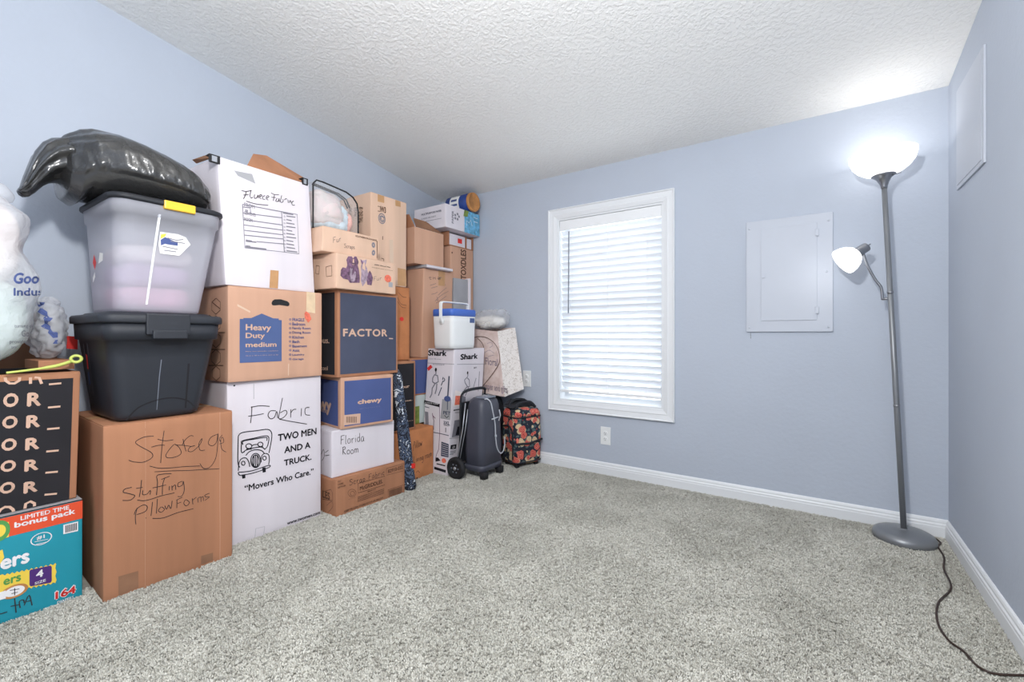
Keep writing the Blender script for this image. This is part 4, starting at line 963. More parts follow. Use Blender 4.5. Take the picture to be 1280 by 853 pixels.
f.hand('Scrap Fabric', Z9(345,352), Z9(770,222), Z9(345,285), .0024, label='faint handwriting')
f = mc.side
f.lines([[(404,615),(414,612),(416,616),(416,626),(404,624)]], .003, 'print_brown'); f.text('LES', (404,622), (413,616), 'print_brown', .06); f.lines([[(409,632),(415,627),(416,634),(410,641)]], .0022, 'print_brown', smooth=True)
fr = Carton('florida_room_carton', 'plain white carton marked Florida Room between the food carton and the blue pet box', (-2.113, 1.403, .198), .393, .42, .250, -5, 'white_board', seed=22)
fr.front.hand('Florida', (425,556), (456,551.5), (425,545), .0030, seed=3); fr.front.hand('Room', (427.5,568.5), (449,566), (427.5,559), .0030, seed=5)
fr.side.lines([[(402,568),(405,562),(406,570),(403,576)],[(407,566),(411,563)],[(407,570),(412,569)]], .003, smooth=True, name='handwriting')
ch = Carton('pet_supply_box', 'navy blue printed pet supply box above the white Florida Room carton', (-2.100, 1.448, .449), .318, .40, .278, -9, 'cardboard', seed=23, tape=None, flaps=True)
f = ch.front
f.rect((.065,.05),(.955,.93), 'print_navy', uv=True); f.text('chewy', (446.8,507.5), (476.8,496.5), 'print_tan', .075, .0018); f.text('where pet lovers shop', (449,511.5), (475,508), 'print_tan', .02, .0018)
f.poly([(429.8,519.2),(450.4,517),(450.0,529.5),(429.4,532)], 'print_tan', .0018, name='shipping_label'); f.lines([[(433+i*1.5,521),(433+i*1.5,528.5)] for i in range(9)], .003, 'print_brown', .0026)
f = ch.side; f.rect((.04,.05),(.93,.93), 'print_navy', uv=True); f.text('chewy', (384,512), (414.5,499), 'print_tan', .07, .0018); f.text('where pet lovers shop', (390,513.5), (411,511), 'print_tan', .02, .0018)
fa = Carton('meal_kit_box', 'black box with one large tan word, on the navy box, below the dog print carton', (-2.100, 1.430, .728), .412, .42, .471, 0, 'cardboard_deep', seed=24, tape=None)
f = fa.front
f.rect((.035,.035),(.965,.965), 'print_slate', uv=True); f.text('FACTOR', (428.5,421.0), (484,411.8), 'print_tan', .055, .0018, spacing=1.15); f.lines([[(486,423.3),(491,423.6)]], .006, 'print_tan', .0018, name='printed_lettering')
f = fa.side; f.rect((.03,.03),(.94,.97), 'print_black', uv=True); f.text('delicious.', (384,429), (412,422), 'print_tan', .03, .0018); f.text('keep me cool', (384,463), (410,458), 'print_tan', .02, .0018)
ZD = lambda x, y: (420+x/13.125, 305+y/13.125)
dg = Carton('pet_food_carton', 'pale tan carton with purple dog and cat print, on a black box', (-2.056, 1.393, 1.200), .413, .43, .186, 3, 'cardboard_pale', seed=25, dent=.004)
f = dg.front
pz = lambda L: [ZD(*p) for p in L]
f.poly(pz([(165,265),(195,205),(255,205),(275,240),(300,205),(335,210),(365,300),(350,350),(372,440),(385,560),(380,640),(220,640),(190,590),(150,580),(110,570),(65,520),(75,430),(105,385),(160,400),(180,350),(172,290)]), 'print_purple', .0012, name='printed_animal', label='purple printed dog')
f.poly(pz([(225,400),(280,380),(315,420),(320,540),(290,620),(240,620),(215,520)]), 'print_lilac', .0017, name='printed_animal'); f.poly(pz([(268,250),(290,250),(294,345),(262,345)]), 'print_tan', .0017, name='printed_animal'); f.disc(ZD(277,325), .006, .005, 'print_purple', .0021)
f.poly(pz([(395,250),(425,270),(460,270),(500,255),(490,310),(470,350),(500,400),(520,480),(545,440),(575,480),(600,560),(575,680),(510,670),(495,600),(470,650),(430,700),(400,600),(410,480),(400,380),(410,330)]), 'print_lilac', .0012, name='printed_animal', label='pale purple printed cat')
f.poly(pz([(545,440),(575,480),(605,560),(580,680),(510,670),(495,560),(520,500)]), 'print_purple', .0017, name='printed_animal'); f.poly(pz([(395,250),(440,300),(430,335),(405,320)]), 'print_purple', .0017, name='printed_animal')
f.text('John Good Vita', ZD(618,350), ZD(890,378), 'ink', .06, italic=.2); f.text('pet grooming products', ZD(578,388), ZD(930,440), 'ink', .07)
f.hand('Fur', ZD(610,610), ZD(760,590), ZD(610,540), .0022, 'marker_faint', 'faint handwriting'); f.disc(ZD(850,570), .026, .022, 'pink_smudge', .0014, label='pink smudge'); f.poly(pz([(860,625),(925,635),(925,715),(860,705)]), 'grey_board', .0014, name='sticker')
dg.side.lines([[(396,332),(400,333),(399,343),(395,342),(396,332)],[(408,334),(415,332),(415,345),(408,346),(408,334)]], .003, 'print_brown')
ZB = lambda x, y: (385+x/13.47, 275+y/13.47)
br = Carton('scrap_carton', 'low pale brown carton on the dog print carton, pressed against the white fleece carton', (-2.088, 1.330, 1.388), .352, .40, .130, 0, 'cardboard_pale', seed=26, dent=.004, shear=(0,.008))
f = br.front
f.hand('Fur', ZB(412,388), ZB(560,360), ZB(412,292), .0022, 'marker_faint', 'faint handwriting', 4); f.hand('Scraps', ZB(600,470), ZB(785,495), ZB(600,400), .0020, 'marker_faint', 'faint handwriting', 5)
f.text('SOUTHERN PACKAGING', ZB(790,285), ZB(1155,335), 'print_brown', .04); f.lines([[ZB(1160,355),ZB(1160,650)]], .005, 'print_brown')
for y0 in (425,555): f.disc(ZB(1098,y0), .012, .016, 'print_grey', .0012, inner=.3)
# clear zipper bag with folded fabric
zb_ = thing('zipper_bag', 'clear zippered storage bag with black edging, filled with pastel fabric, beside the fleece carton', 'storage bag', (-2.37,1.50,1.521))
soft('folded_fabric', (-2.33,1.458,1.645), (.135,.100,.108), 'pastel_a', zb_, 3.4, wr(12,.018,30,.010,4), 60, 44)
soft('folded_fabric', (-2.33,1.485,1.577), (.13,.115,.045), 'pastel_b', zb_, 3, wr(10,.008,22,.005,6), 32, 18)
soft('folded_fabric', (-2.28,1.582,1.605), (.08,.028,.062), 'pastel_c', zb_, 2.4, wr(12,.006,22,.004,7), 24, 18, label='salmon pink cloth')
soft('folded_fabric', (-2.30,1.540,1.615), (.10,.045,.075), 'pastel_b', zb_, 2.8, wr(14,.014,30,.009,8), 40, 28)
zx0, zx1, zy0, zy1, zz0, zz1 = -2.55, -2.19, 1.345, 1.625, 1.522, 1.775
def bagprof(x, k=0):
    P_ = [(zy0,zz0),(zy1-.01,zz0),(zy1,zz0+.012),(zy1,zz1-.105),(zy1-.008,zz1-.06),(zy1-.035,zz1-.03),(zy1-.08,zz1-.012),(zy0+.06,zz1+.004),(zy0+.02,zz1+.004),(zy0,zz1-.02)]
    return [Vector((x, y, z_)) for y, z_ in P_]
mesh('bag_film', *loft([bagprof(x) for x in (zx0,-2.37,zx1)]), 'clear_film', zb_, False)
for x in (zx0, zx1): mesh('edge_piping', *tube(bagprof(x), .0045, 8, True), 'dark_edge', zb_, True)
for k in range(2): mesh('zipper', *tube([Vector((x, y, z_+.002)) for (y, z_) in ((zy1-.006,zz1-.075),(zy1-.03,zz1-.032),(zy1-.08,zz1-.010),(zy0+.05,zz1+.005)) for x in ((-2.28+.02*k),)], .0045, 8), 'dark_edge', zb_, True)
# ---- fifth column
te = Carton('tall_brown_carton', 'tall tan carton with round printed logo at the top of the stack by the wall', (-2.3, 1.798, 1.281), .292, .38, .574, 0, 'cardboard_pale', seed=31, shear=(0,.003), dent=.003)
f = te.front
f.disc((477,273.5), .029, .034, 'print_grey', .0012, inner=.82); f.disc((477.3,273.8), .018, .022, 'print_grey', .0012, inner=.7); f.text('ECT', (474,275.5), (481,271.5), 'print_grey', .03)
f.text('W3', (475.3,265.2), (482,259.3), 'print_brown', .06); f.lines([[(472,258),(475,258.5),(475,264.5),(472,264)],[(478,300),(478,295.5)],[(476.5,323),(479.5,324),(479.5,329),(476.5,328)]], .005, 'print_brown')
f.poly([(472,243),(480,245.5),(480,254),(472,252)], 'tape', .0012, name='tape_strip'); f.poly([(494,250),(500.5,252),(500.5,259),(494,257.5)], 'tape', .0012, name='tape_strip')
f.poly([(486.5,300),(491,300),(492,343),(487,342)], 'clear_tape', .0014, name='tape_strip')
f.poly([(497,335),(507,337),(508,358),(497,357)], 'tape', .0014, name='tape_strip', label='brown tape corner')
s_ = te.side
s_.text('THIS END UP', (449,279), (454,258), 'print_brown', .03, rot=90); s_.text('FRAGILE', (443,271), (446.5,259), 'print_brown', .03, rot=90); s_.text('HANDLE WITH CARE', (436,284), (440,260), 'print_brown', .03, rot=90)
eb = Carton('brown_carton', 'orange-brown carton with red mark below the tall tan carton', (-2.3, 1.852, .789), .268, .38, .490, 0, 'cardboard_orange', seed=32)
eb.front.disc((502,399), .018, .014, 'red_sticker', .0014, label='red mark'); eb.front.lines([[(497,372),(501,380),(508,382)],[(497,377),(502,384),(507,385)],[(498,366),(503,371),(508,372)]], .003, 'print_brown', smooth=True)
bk = Carton('meal_kit_box', 'black box with tan edges and partly hidden words, behind the camouflage bag', (-2.2, 1.862, .336), .218, .40, .451, 0, 'cardboard_deep', seed=33, tape=None)
f = bk.front; f.rect((.02,.03),(.94,.965), 'print_black', uv=True)
f.text('your', (499,487.5), (511.5,482), 'print_tan', .04, .0018); f.text('fabulous.', (493,504.5), (515,499), 'print_tan', .04, .0018); f.text('recycle me', (508,528), (516,525), 'print_tan', .0, .0018)
lv = Carton('living_room_carton', 'orange-brown carton with handwriting on the carpet behind the camouflage bag', (-2.178, 1.876, 0), .350, .42, .334, 0, 'cardboard_orange', seed=34, dent=.006)
lv.front.hand('Pillow', (516,561), (528,557), (516,552), .0028, seed=1); lv.front.hand('Living room', (517,579), (540,570), (517,571), .0028, seed=2); lv.front.disc((521,598), .006, .006, 'marker')
lv.front.lines([[(520,591),(522,588.5),(524,591)]], .003)
# camouflage bag of a folding chair
cg = thing('camouflage_bag', 'slim blue camouflage drawstring bag standing beside the food carton', 'chair bag', (-2.075, 1.90, 0))
rg = []
for i in range(25):
    t = i/24; zz = .004+.742*t; rr = .043-.012*t if t < .94 else .031*(1-((t-.94)/.06)**2*.6); cx = -2.066-.075*t; cy = 1.908-.044*t
    if i == 0: rr = .030
    rg.append([Vector((cx+rr*math.cos(a)*(1+.07*math.sin(3*a+t*9)), cy+rr*.95*math.sin(a)*(1+.07*math.cos(2*a+t*11)), zz)) for a in [k*2*math.pi/20 for k in range(20)]])
mesh('bag_sleeve', *loft(rg), 'camouflage', cg, True)
mesh('drawstring', *tube(smooth_pts([(-2.143,1.857,.745),(-2.12,1.845,.70),(-2.10,1.85,.66)],5), .0025, 6), 'dark_edge', cg, True)
bbox('cord_lock', (-2.022,1.878,.150), (-2.006,1.898,.178), 'red_sticker', cg, .003, label='red cord toggle')

# ---- sixth column, at the back
gi = Carton('green_white_box', 'small pale box with green end between blue box and living room carton', (-2.31, 2.13, .336), .27, .34, .197, 0, 'mint_item', seed=41, flaps=False, tape=None)
gi.front.rect((.0,.0),(.34,.62), 'green_item', uv=True)
bb = Carton('blue_box', 'dark blue box with tan edges hidden behind the vacuum cleaner box', (-2.31, 2.13, .5345), .36, .34, .262, 0, 'cardboard_deep', seed=42, tape=None)
bb.front.rect((.04,.04),(.97,.95), 'print_navy', uv=True); bb.side.rect((.02,.03),(.96,.96), 'print_black', uv=True)
fc = Carton('fragile_carton', 'tall tan carton with scribbled marker and tape behind the white cooler', (-2.31, 2.242, .798), .308, .37, .638, 0, 'cardboard', seed=43, shear=(0,.022), dent=.003)
ZF = lambda x, y: (525+x/12.19, 330+y/12.19)
f = fc.front
f.poly([ZF(280,100),ZF(380,120),ZF(375,340),ZF(275,330)], 'tape', .0012, name='tape_strip', label='tan tape')
f.hand('the', ZF(130,235), ZF(330,240), ZF(130,190), .0024, 'marker', seed=1)
f.lines([[ZF(*p) for p in l] for l in ([(225,235),(228,195)],[(265,200),(330,215)],[(275,240),(320,195)],[(150,330),(240,300)],[(170,370),(260,345)],[(170,465),(230,450),(260,430)],[(270,480),(330,420),(400,365)],[(225,570),(280,510),(350,460),(430,420)],[(240,600),(300,560),(400,490)],[(250,500),(270,560),(240,545)],[(380,310),(386,335)])], .0028, 'marker_faint', smooth=True, name='handwriting', label='scribbled handwriting')
wb = Carton('shelf_board', 'flat white-edged board lying between the scribbled carton and the open carton', (-2.272, 2.255, 1.439), .276, .40, .020, 0, 'white_board', seed=44, flaps=False, tape=None, dent=0)
wb.side.rect((.0,.02),(1,.98), 'grey_board', uv=True, name='laminate')
def open_carton(name, label, x, y, z0, w, d, h, m, group=None):
    r = thing(name, label, 'box', (x-d/2, y+w/2, z0), group); t = .004
    mesh('box_body', *join(boxg((x-d,y,z0),(x,y+w,z0+t)), boxg((x-t,y,z0+t),(x,y+w,z0+h)), boxg((x-d,y,z0+t),(x-d+t,y+w,z0+h)), boxg((x-d+t,y,z0+t),(x-t,y+t,z0+h)), boxg((x-d+t,y+w-t,z0+t),(x-t,y+w,z0+h))), m, r)
    return r
oc = open_carton('open_carton', 'open plain tan carton with raised flaps, below and left of the printer paper box', -2.31, 2.175, 1.4605, .293, .34, .253, 'cardboard')
slab('raised_flap', [(-2.31,2.175,1.714),(-2.65,2.175,1.714),(-2.62,2.156,1.823),(-2.345,2.156,1.80)], -.004, 'cardboard_deep', oc, label='raised brown flap')
slab('raised_flap', [(-2.312,2.19,1.715),(-2.312,2.455,1.715),(-2.37,2.345,1.79),(-2.37,2.22,1.79)][::-1], .004, 'cardboard_dark', oc, label='folded inner flap')
az = Carton('corner_carton', 'tall narrow brown carton with vertical lettering standing in the far corner', (-2.336, 2.573, 0), .278, .34, 1.653, 0, 'cardboard', seed=45, dent=.002)
az.front.text('TOXDLES', (575.5,349), (582.5,313), 'print_brown', .05, rot=90); az.front.disc((565,316), .007, .007, 'print_brown')
az.front.text('THIS SIDE UP', (575.5,372), (582,352), 'print_brown', .03, rot=90)
tr_ = thing('shelf_tray', 'shallow brown open tray holding white boxes under the printer paper box', 'tray', (-2.49,2.70,1.654))
t0 = 1.6545
for nm, lo, hi in (('tray_bottom',(-2.66,2.555,t0),(-2.338,2.853,t0+.006)),('tray_side',(-2.66,2.555,t0+.006),(-2.338,2.562,t0+.108)),('tray_side',(-2.66,2.846,t0+.006),(-2.338,2.853,t0+.108)),('tray_back',(-2.66,2.562,t0+.006),(-2.654,2.846,t0+.108)),('tray_divider',(-2.50,2.765,t0+.006),(-2.338,2.769,t0+.100))): bbox(nm, lo, hi, 'cardboard_deep', tr_)
w1 = Carton('white_gift_box', 'small white box with red square in the brown tray', (-2.342, 2.575, t0+.0065), .180, .24, .088, 0, 'white_board', seed=46, flaps=False, tape=None, dent=.0005)
w1.front.rect((.50,.30),(.78,.72), 'red_sticker', uv=True, name='sticker', label='red square')
w2 = Carton('white_gift_box', 'narrow white box at the right end of the brown tray', (-2.342, 2.779, t0+.0065), .055, .20, .082, 0, 'white_board', seed=47, flaps=False, tape=None, dent=.0005)
pb_ = Carton('printer_paper_box', 'white box with blue printed end on the brown tray near the ceiling', (-2.27, 2.447, 1.7635), .403, .33, .174, 0, 'white_board', seed=48, tape=None, dent=.001)
f = pb_.front
f.rect((.53,0),(1,1), 'sky_print', uv=True); f.poly([(.50,.70),(.53,1),(.66,1),(.62,.72)], 'green_item', .0017, True)
for k in range(5): f.disc((571+2.6*math.cos(k*1.257), 271+3.4*math.sin(k*1.257)), .010, .010, 'print_grey', .0012, n=10)
f.text('PAPER', (564.5,279), (567,264), 'print_grey', .04, rot=90); f.lines([[(583,282),(583,276),(586,279),(588,275),(590,283)],[(592,272),(597,274)],[(592,277),(597,279)]], .004, 'print_white', .0017)
s_ = pb_.side
s_.text('MULTIPURPOSE PAPER', (527,270), (552,264), 'print_slate', .035, h=2.4); s_.text('10 REAMS 5000 SHEETS', (527,275), (545,271), 'print_grey', .02, h=1.8); s_.lines([[(527,278),(552,273)]], .003, 'print_grey')
cn = thing('canister', 'blue drum canister with brown lid lying on the printer paper box', 'canister', (-2.37,2.755,1.937))
rotx = Matrix.Translation((-2.37,2.755,2.018))@Matrix.Rotation(math.pi/2, 4, 'Y')
mesh('canister_body', *lathe([(0,-.125),(.070,-.125),(.073,-.122),(.073,.098),(.070,.100),(0,.100)], 40, rotx), 'can_blue', cn, True)
mesh('canister_lid', *lathe([(0,.1005),(.0745,.1005),(.0755,.104),(.0755,.120),(.073,.124),(.062,.124),(.060,.121),(0,.121)], 40, rotx), 'brown_lid', cn, True)
V = [(x, 2.755-math.cos(math.radians(-35+i*12))*.0739, 2.018+math.sin(math.radians(-35+i*12))*.0739) for i in range(8) for x in (-2.445,-2.350)]
mesh('paper_label', V, [(2*i,2*i+1,2*i+3,2*i+2) for i in range(7)], 'paper_white', cn, True, label='white label')
mesh('printed_lettering', [(x, 2.755-math.cos(math.radians(a))*.0746, 2.018+math.sin(math.radians(a))*.0746) for (x,a) in ((-2.43,-20),(-2.365,-20),(-2.365,-8),(-2.43,-8),(-2.43,8),(-2.37,8),(-2.37,22),(-2.43,22))], [(0,1,2,3),(4,5,6,7)], 'print_navy', cn)
gp = thing('grey_panel', 'upright grey board with white right edge behind the cooler handle', 'board', (-2.29,2.63,0))
bbox('panel_board', (-2.332,2.578,.0), (-2.304,2.745,1.40), 'grey_board', gp, .002); bbox('white_edge', (-2.333,2.7455,.0), (-2.288,2.762,1.412), 'white_board', gp, .003)

# ---- vacuum cleaner box and cooler
vb = Carton('vacuum_box', 'tall white vacuum cleaner box with printed figures under the cooler', (-2.051, 2.229, 0), .345, .245, .862, 1, 'white_board', seed=51, shear=(0,.070), dent=.002, tape=None, seam='u')
ZS = lambda x, y: (520+x/8.53, 420+y/8.53)
ZT = lambda x, y: (520+x/7.755, 500+y/7.755)
f = vb.front
s5 = lambda L: [[ZS(*p) for p in q] for q in L]; t5 = lambda L: [[ZT(*p) for p in q] for q in L]
f.text('Shark', ZS(470,258), ZS(656,250), 'ink', .07, h=7.4); f.text('rotator lift-away', ZS(462,298), ZS(640,285), 'print_grey', .02); f.text('ADV', ZS(612,350), ZS(646,330), 'ink', .04); f.text('upright vacuum', ZS(462,352), ZS(600,338), 'print_grey', .02)
f.lines(s5([[(435,305),(735,300)]]), .003, 'print_grey'); f.rect(ZS(398,802), ZS(540,760), 'ink', .0012)
f.text('POWERFUL', ZS(415,792), ZS(510,768), 'print_white', .03, .0018)
f.poly([ZS(418,580),ZS(480,600),ZS(470,745),ZS(400,750)], 'pillow_pink', .0010); f.poly([ZS(420,640),ZS(470,640),ZS(460,735),ZS(410,740)], 'pink_smudge', .0013)
f.lines(s5([[(545,385),(552,420),(545,440)],[(515,470),(540,445),(565,470),(570,540),(540,545)],[(515,470),(520,500),(545,540)],[(540,545),(510,580),(500,640),(480,690)],[(560,545),(540,600),(520,640)]]), .008, 'print_grey', name='printed_figure', label='printed figure with vacuum cleaner')
f.disc(ZS(548,395), .008, .011, 'ink', .0016, n=12)
f.lines(s5([[(640,450),(620,520),(605,580)],[(675,380),(662,590)],[(480,640),(495,720)]]), .006, 'print_grey'); f.poly([ZS(485,640),ZS(525,650),ZS(525,725),ZS(470,735)], 'print_grey', .0014)
f.lines(t5([[(375,125),(465,120)]]), .004, 'print_grey'); f.poly([ZT(372,200),ZT(430,190),ZT(425,350),ZT(345,365)], 'print_grey', .0012); f.poly([ZT(400,260),ZT(425,255),ZT(420,340),ZT(380,345)], 'ink', .0015)
f.poly([ZT(335,440),ZT(390,430),ZT(385,475),ZT(330,480)], 'ink', .0012); f.text('CD', ZT(350,472), ZT(375,445), 'print_white', .05, .0018); f.lines(t5([[(320,375),(440,365)]]), .003, 'print_grey')
f.lines(t5([[(330,500),(385,495)],[(330,515),(380,510)],[(325,530),(360,527)]]), .005, 'print_grey'); f.rect((0,.03),(1,.062), 'ink', uv=True)
f = vb.side
f.text('Shark', ZS(130,212), ZS(328,240), 'ink', .07, h=7.4); f.text('rotator lift-away', ZS(125,252), ZS(270,262), 'print_grey', .02, h=1.6); f.text('with powered upright 650', ZS(180,312), ZS(305,318), 'print_grey', .03, h=1.8)
f.poly([ZS(118,345),ZS(158,308),ZS(178,336),ZS(135,375)], 'red_sticker', .0014, name='sticker', label='red sticker')
f.disc(ZS(214,362), .010, .014, 'ink', .0016, n=12)
f.lines(s5([[(215,380),(214,410)],[(180,450),(200,415),(232,425),(240,490),(205,510)],[(180,450),(178,490),(205,510)],[(205,510),(175,560),(170,620),(150,660)],[(225,510),(220,570),(205,620)]]), .010, 'print_grey', name='printed_figure', label='printed figure with vacuum cleaner')
f.lines(s5([[(292,440),(285,470)],[(290,480),(270,530)],[(275,550),(240,640)],[(300,450),(310,470),(295,490)]]), .008, 'print_slate'); f.lines(s5([[(355,430),(340,650)]]), .012, 'print_slate', name='printed_outline')
f.lines(s5([[(122,290),(408,303)]]), .003, 'print_grey'); f.disc(ZS(336,672), .030, .020, 'print_navy', .0016); f.poly([ZS(282,675),ZS(380,680),ZS(366,900),ZS(262,880)], 'grey_board', .0011); f.lines(s5([[(338,690),(336,790)]]), .007, 'print_slate', .0018)
f.lines([[ZS(88,702),ZS(255,745)]], .022, 'ink', name='printed_band'); f.text('SUPERIOR CLEAN', ZS(95,718), ZS(240,735), 'print_white', .02, .0022, h=1.6)
f.lines(t5([[(85,66),(130,78)]]), .005, 'print_slate'); f.lines(t5([[(160,130),(175,200),(172,290)],[(160,150),(190,180)]]), .006, 'print_purple'); f.poly([ZT(88,112),ZT(120,120),ZT(125,250),ZT(92,240)], 'print_grey', .0011)
f.text('PET', ZT(265,140), ZT(335,115), 'print_slate', .05, .0018); f.lines(t5([[(278,150),(298,175),(320,155)]]), .005, 'ink', .0018); f.text('3XL', ZT(268,236), ZT(328,212), 'print_slate', .05, .0018); f.text('CAPACITY', ZT(272,252), ZT(332,245), 'print_slate', .03, .0018)
f.lines(t5([[(290,270),(290,315)]]), .006, 'ink', .0018); f.lines(t5([[(170,315),(240,328),(320,348)]]), .005, 'print_slate')
f.lines(t5([[(230,50),(232,330),(222,480)],[(222,480),(200,530),(190,580)]]), .0045, 'print_purple'); f.poly([ZT(190,560),ZT(215,560),ZT(240,590),ZT(190,600)], 'ink', .0014)
f.poly([ZT(248,405),ZT(318,430),ZT(316,560),ZT(243,545)], 'print_slate', .0012); f.lines(t5([[(250,425+i*20),(312,445+i*20)] for i in range(6)]), .002, 'print_white', .0018)
f.disc(ZT(272,590), .020, .016, 'pink_smudge', .0013); f.lines(t5([[(200,620),(285,640)]]), .008, 'ink'); f.lines(t5([[(178,660),(290,695)]]), .018, 'ink', name='printed_band')
# cooler
cl = thing('cooler', 'small white cooler with blue lid and raised white handle on the vacuum box', 'cooler', (-2.125, 2.385, .863))
Lc = [(.082,.118,.8635),(.088,.124,.868),(.090,.127,.90),(.094,.131,1.05),(.095,.132,1.088)]
mesh('cooler_body', *loft([ring(-2.125,2.385,a,b_,.028,z_) for a,b_,z_ in Lc]), 'white_plastic', cl, True)
Lc = [(.094,.131,1.089),(.098,.135,1.091),(.098,.135,1.128),(.094,.131,1.138),(.07,.105,1.140)]
mesh('cooler_lid', *loft([ring(-2.125,2.385,a,b_,.03,z_) for a,b_,z_ in Lc]), 'blue_plastic', cl, True)
hp = [(-2.125,2.243,1.045),(-2.125,2.243,1.165),(-2.125,2.248,1.178),(-2.125,2.262,1.186),(-2.125,2.385,1.187),(-2.125,2.508,1.186),(-2.125,2.522,1.178),(-2.125,2.527,1.165),(-2.125,2.527,1.045)]
hh = [[Vector(p)+Vector((dx,0,0)) for p in smooth_pts(hp,3)] for dx in (-.008,0,.008)]
mesh('handle', *join(*[tube(q, .0055, 8) for q in hh]), 'white_plastic', cl, True)
for y_, s_ in ((2.2505,-1),(2.5195,1)): mesh('handle_pivot', *lathe([(0,.006),(.017,.006),(.020,.002),(.020,0)], 20, Matrix.Translation((-2.125,y_,1.05))@Matrix.Rotation(s_*-math.pi/2, 4, 'X')), 'white_plastic', cl, True)
bbox('badge', (-2.0315,2.44,1.045), (-2.0285,2.49,1.078), 'print_blue', cl, .0008, label='blue square badge')

# ---- oxygen concentrator on its little cart
ox = thing('oxygen_concentrator', 'slate grey portable oxygen concentrator on black wheeled cart in front of vacuum box', 'medical device', (-1.89,2.40,0))
Lo = [(.072,.108,.050),(.084,.120,.056),(.086,.123,.075),(.086,.123,.092)]
mesh('base_skirt', *loft([ring(-1.895,2.405,a,b_,.045,z_) for a,b_,z_ in Lo]), 'slate_plastic', ox, True)
Lo = [(.080,.117,.0925),(.083,.120,.096),(.084,.120,.20),(.082,.116,.32),(.078,.110,.42),(.074,.104,.48),(.066,.094,.515),(.052,.078,.532),(.03,.05,.538)]
mesh('housing', *loft([ring(-1.895-.0*i,2.405,a,b_,.045,z_) for i,(a,b_,z_) in enumerate(Lo)]), 'slate_plastic', ox, True)
Lo = [(.050,.072,.5335),(.046,.068,.541),(.03,.05,.5445)]
cp_ = mesh('control_panel', *loft([ring(-1.878,2.405,a,b_,.03,z_) for a,b_,z_ in Lo]), 'grey_plastic', ox, True)
for (dx, dy) in ((0,-.03),(.0,0),(.0,.03),(-.022,.012),(.018,-.014)): mesh('button', *lathe([(0,.004),(.007,.004),(.008,0)], 12, Matrix.Translation((-1.878+dx,2.405+dy,.544))), 'silver', cp_, True)
for y_ in (2.318,2.492): mesh('foot', *loft([ring(-1.822,y_,.018,.022,.006,.004),ring(-1.828,y_,.024,.026,.006,.052)]), 'rubber', ox, True)
for y_ in (2.225,2.585):
    s_ = -1 if y_ < 2.4 else 1
    W_ = Matrix.Translation((-1.985,y_,.075))@Matrix.Rotation(math.pi/2, 4, 'X')
    w_ = mesh('wheel', *lathe([(.012,-.014),(.045,-.012),(.050,-.018),(.066,-.018),(.0725,-.010),(.0735,0),(.0725,.010),(.066,.018),(.050,.018),(.045,.012),(.012,.014)], 36, W_, True), 'rubber', ox, True)
    mesh('hub_cap', *lathe([(0,-.022),(.009,-.021),(.012,-.014),(.012,.014),(.009,.021),(0,.022)], 16, W_), 'silver', w_, True)
    mesh('spoke_ring', *join(*[boxg((-1.985+math.cos(a)*.028-.004,y_-.0165,.075+math.sin(a)*.028-.004),(-1.985+math.cos(a)*.028+.004,y_+.0165,.075+math.sin(a)*.028+.004)) for a in [k*math.pi/3 for k in range(6)]]), 'grey_plastic', w_)
mesh('axle', *tube([(-1.985,2.207,.075),(-1.985,2.603,.075)], .005, 10), 'silver', ox, True)
mesh('cart_frame', *join(*[tube(smooth_pts([(-1.992,y_,.09),(-1.992,y_+k,.30),(-1.988,y_+k,.52),(-1.975,y_+k*2,.57)],5), .007, 8) for y_,k in ((2.262,.012),(2.548,-.012))], tube(smooth_pts([(-1.975,2.286,.57),(-1.965,2.32,.583),(-1.96,2.405,.587),(-1.965,2.49,.583),(-1.975,2.524,.57)],5), .010, 8)), 'black_plastic', ox, True)
mesh('frame_strut', *join(tube([(-1.985,2.225,.085),(-1.965,2.268,.33),(-1.955,2.285,.50)], .0045, 8), tube([(-1.975,2.238,.085),(-1.95,2.278,.33),(-1.94,2.29,.46)], .0035, 8)), 'silver', ox, True)
mesh('rear_plate', *loft([ring(-2.000,2.405,.006,.125,.004,z_) for z_ in (.10,.50)]), 'black_plastic', ox)
C_ = lambda px, py, y_: atY(px, py, y_)
tp = [(-1.832,2.335,.530),(-1.815,2.345,.532),(-1.803,2.365,.505),(-1.800,2.385,.44),(-1.798,2.405,.36),(-1.797,2.412,.26),(-1.797,2.430,.19),(-1.796,2.465,.150),(-1.797,2.500,.160),(-1.800,2.520,.20),(-1.805,2.525,.25)]
mesh('cannula_tube', *tube(smooth_pts(tp,6), .0042, 8), 'tubing', ox, True, label='clear oxygen tube hanging down the front')
mesh('tube_connector', *join(tube([(-1.800,2.372,.395),(-1.796,2.44,.402)], .0045, 8), tube([(-1.796,2.45,.45),(-1.795,2.462,.41),(-1.796,2.445,.375)], .004, 8), tube([(-1.797,2.412,.285),(-1.797,2.414,.27)], .0075, 8)), 'tubing', ox, True)
ox.location.x += .016
# black soft bag behind it
bg = thing('black_tote_bag', 'black fabric bag slumped between the oxygen concentrator and flowered suitcase', 'bag', (-2.10,2.765,0))
soft('bag_body', (-2.10,2.765,.245), (.098,.082,.243), 'fabric_black', bg, 4.5, wr(7,.010,16,.006,2), 40, 30)
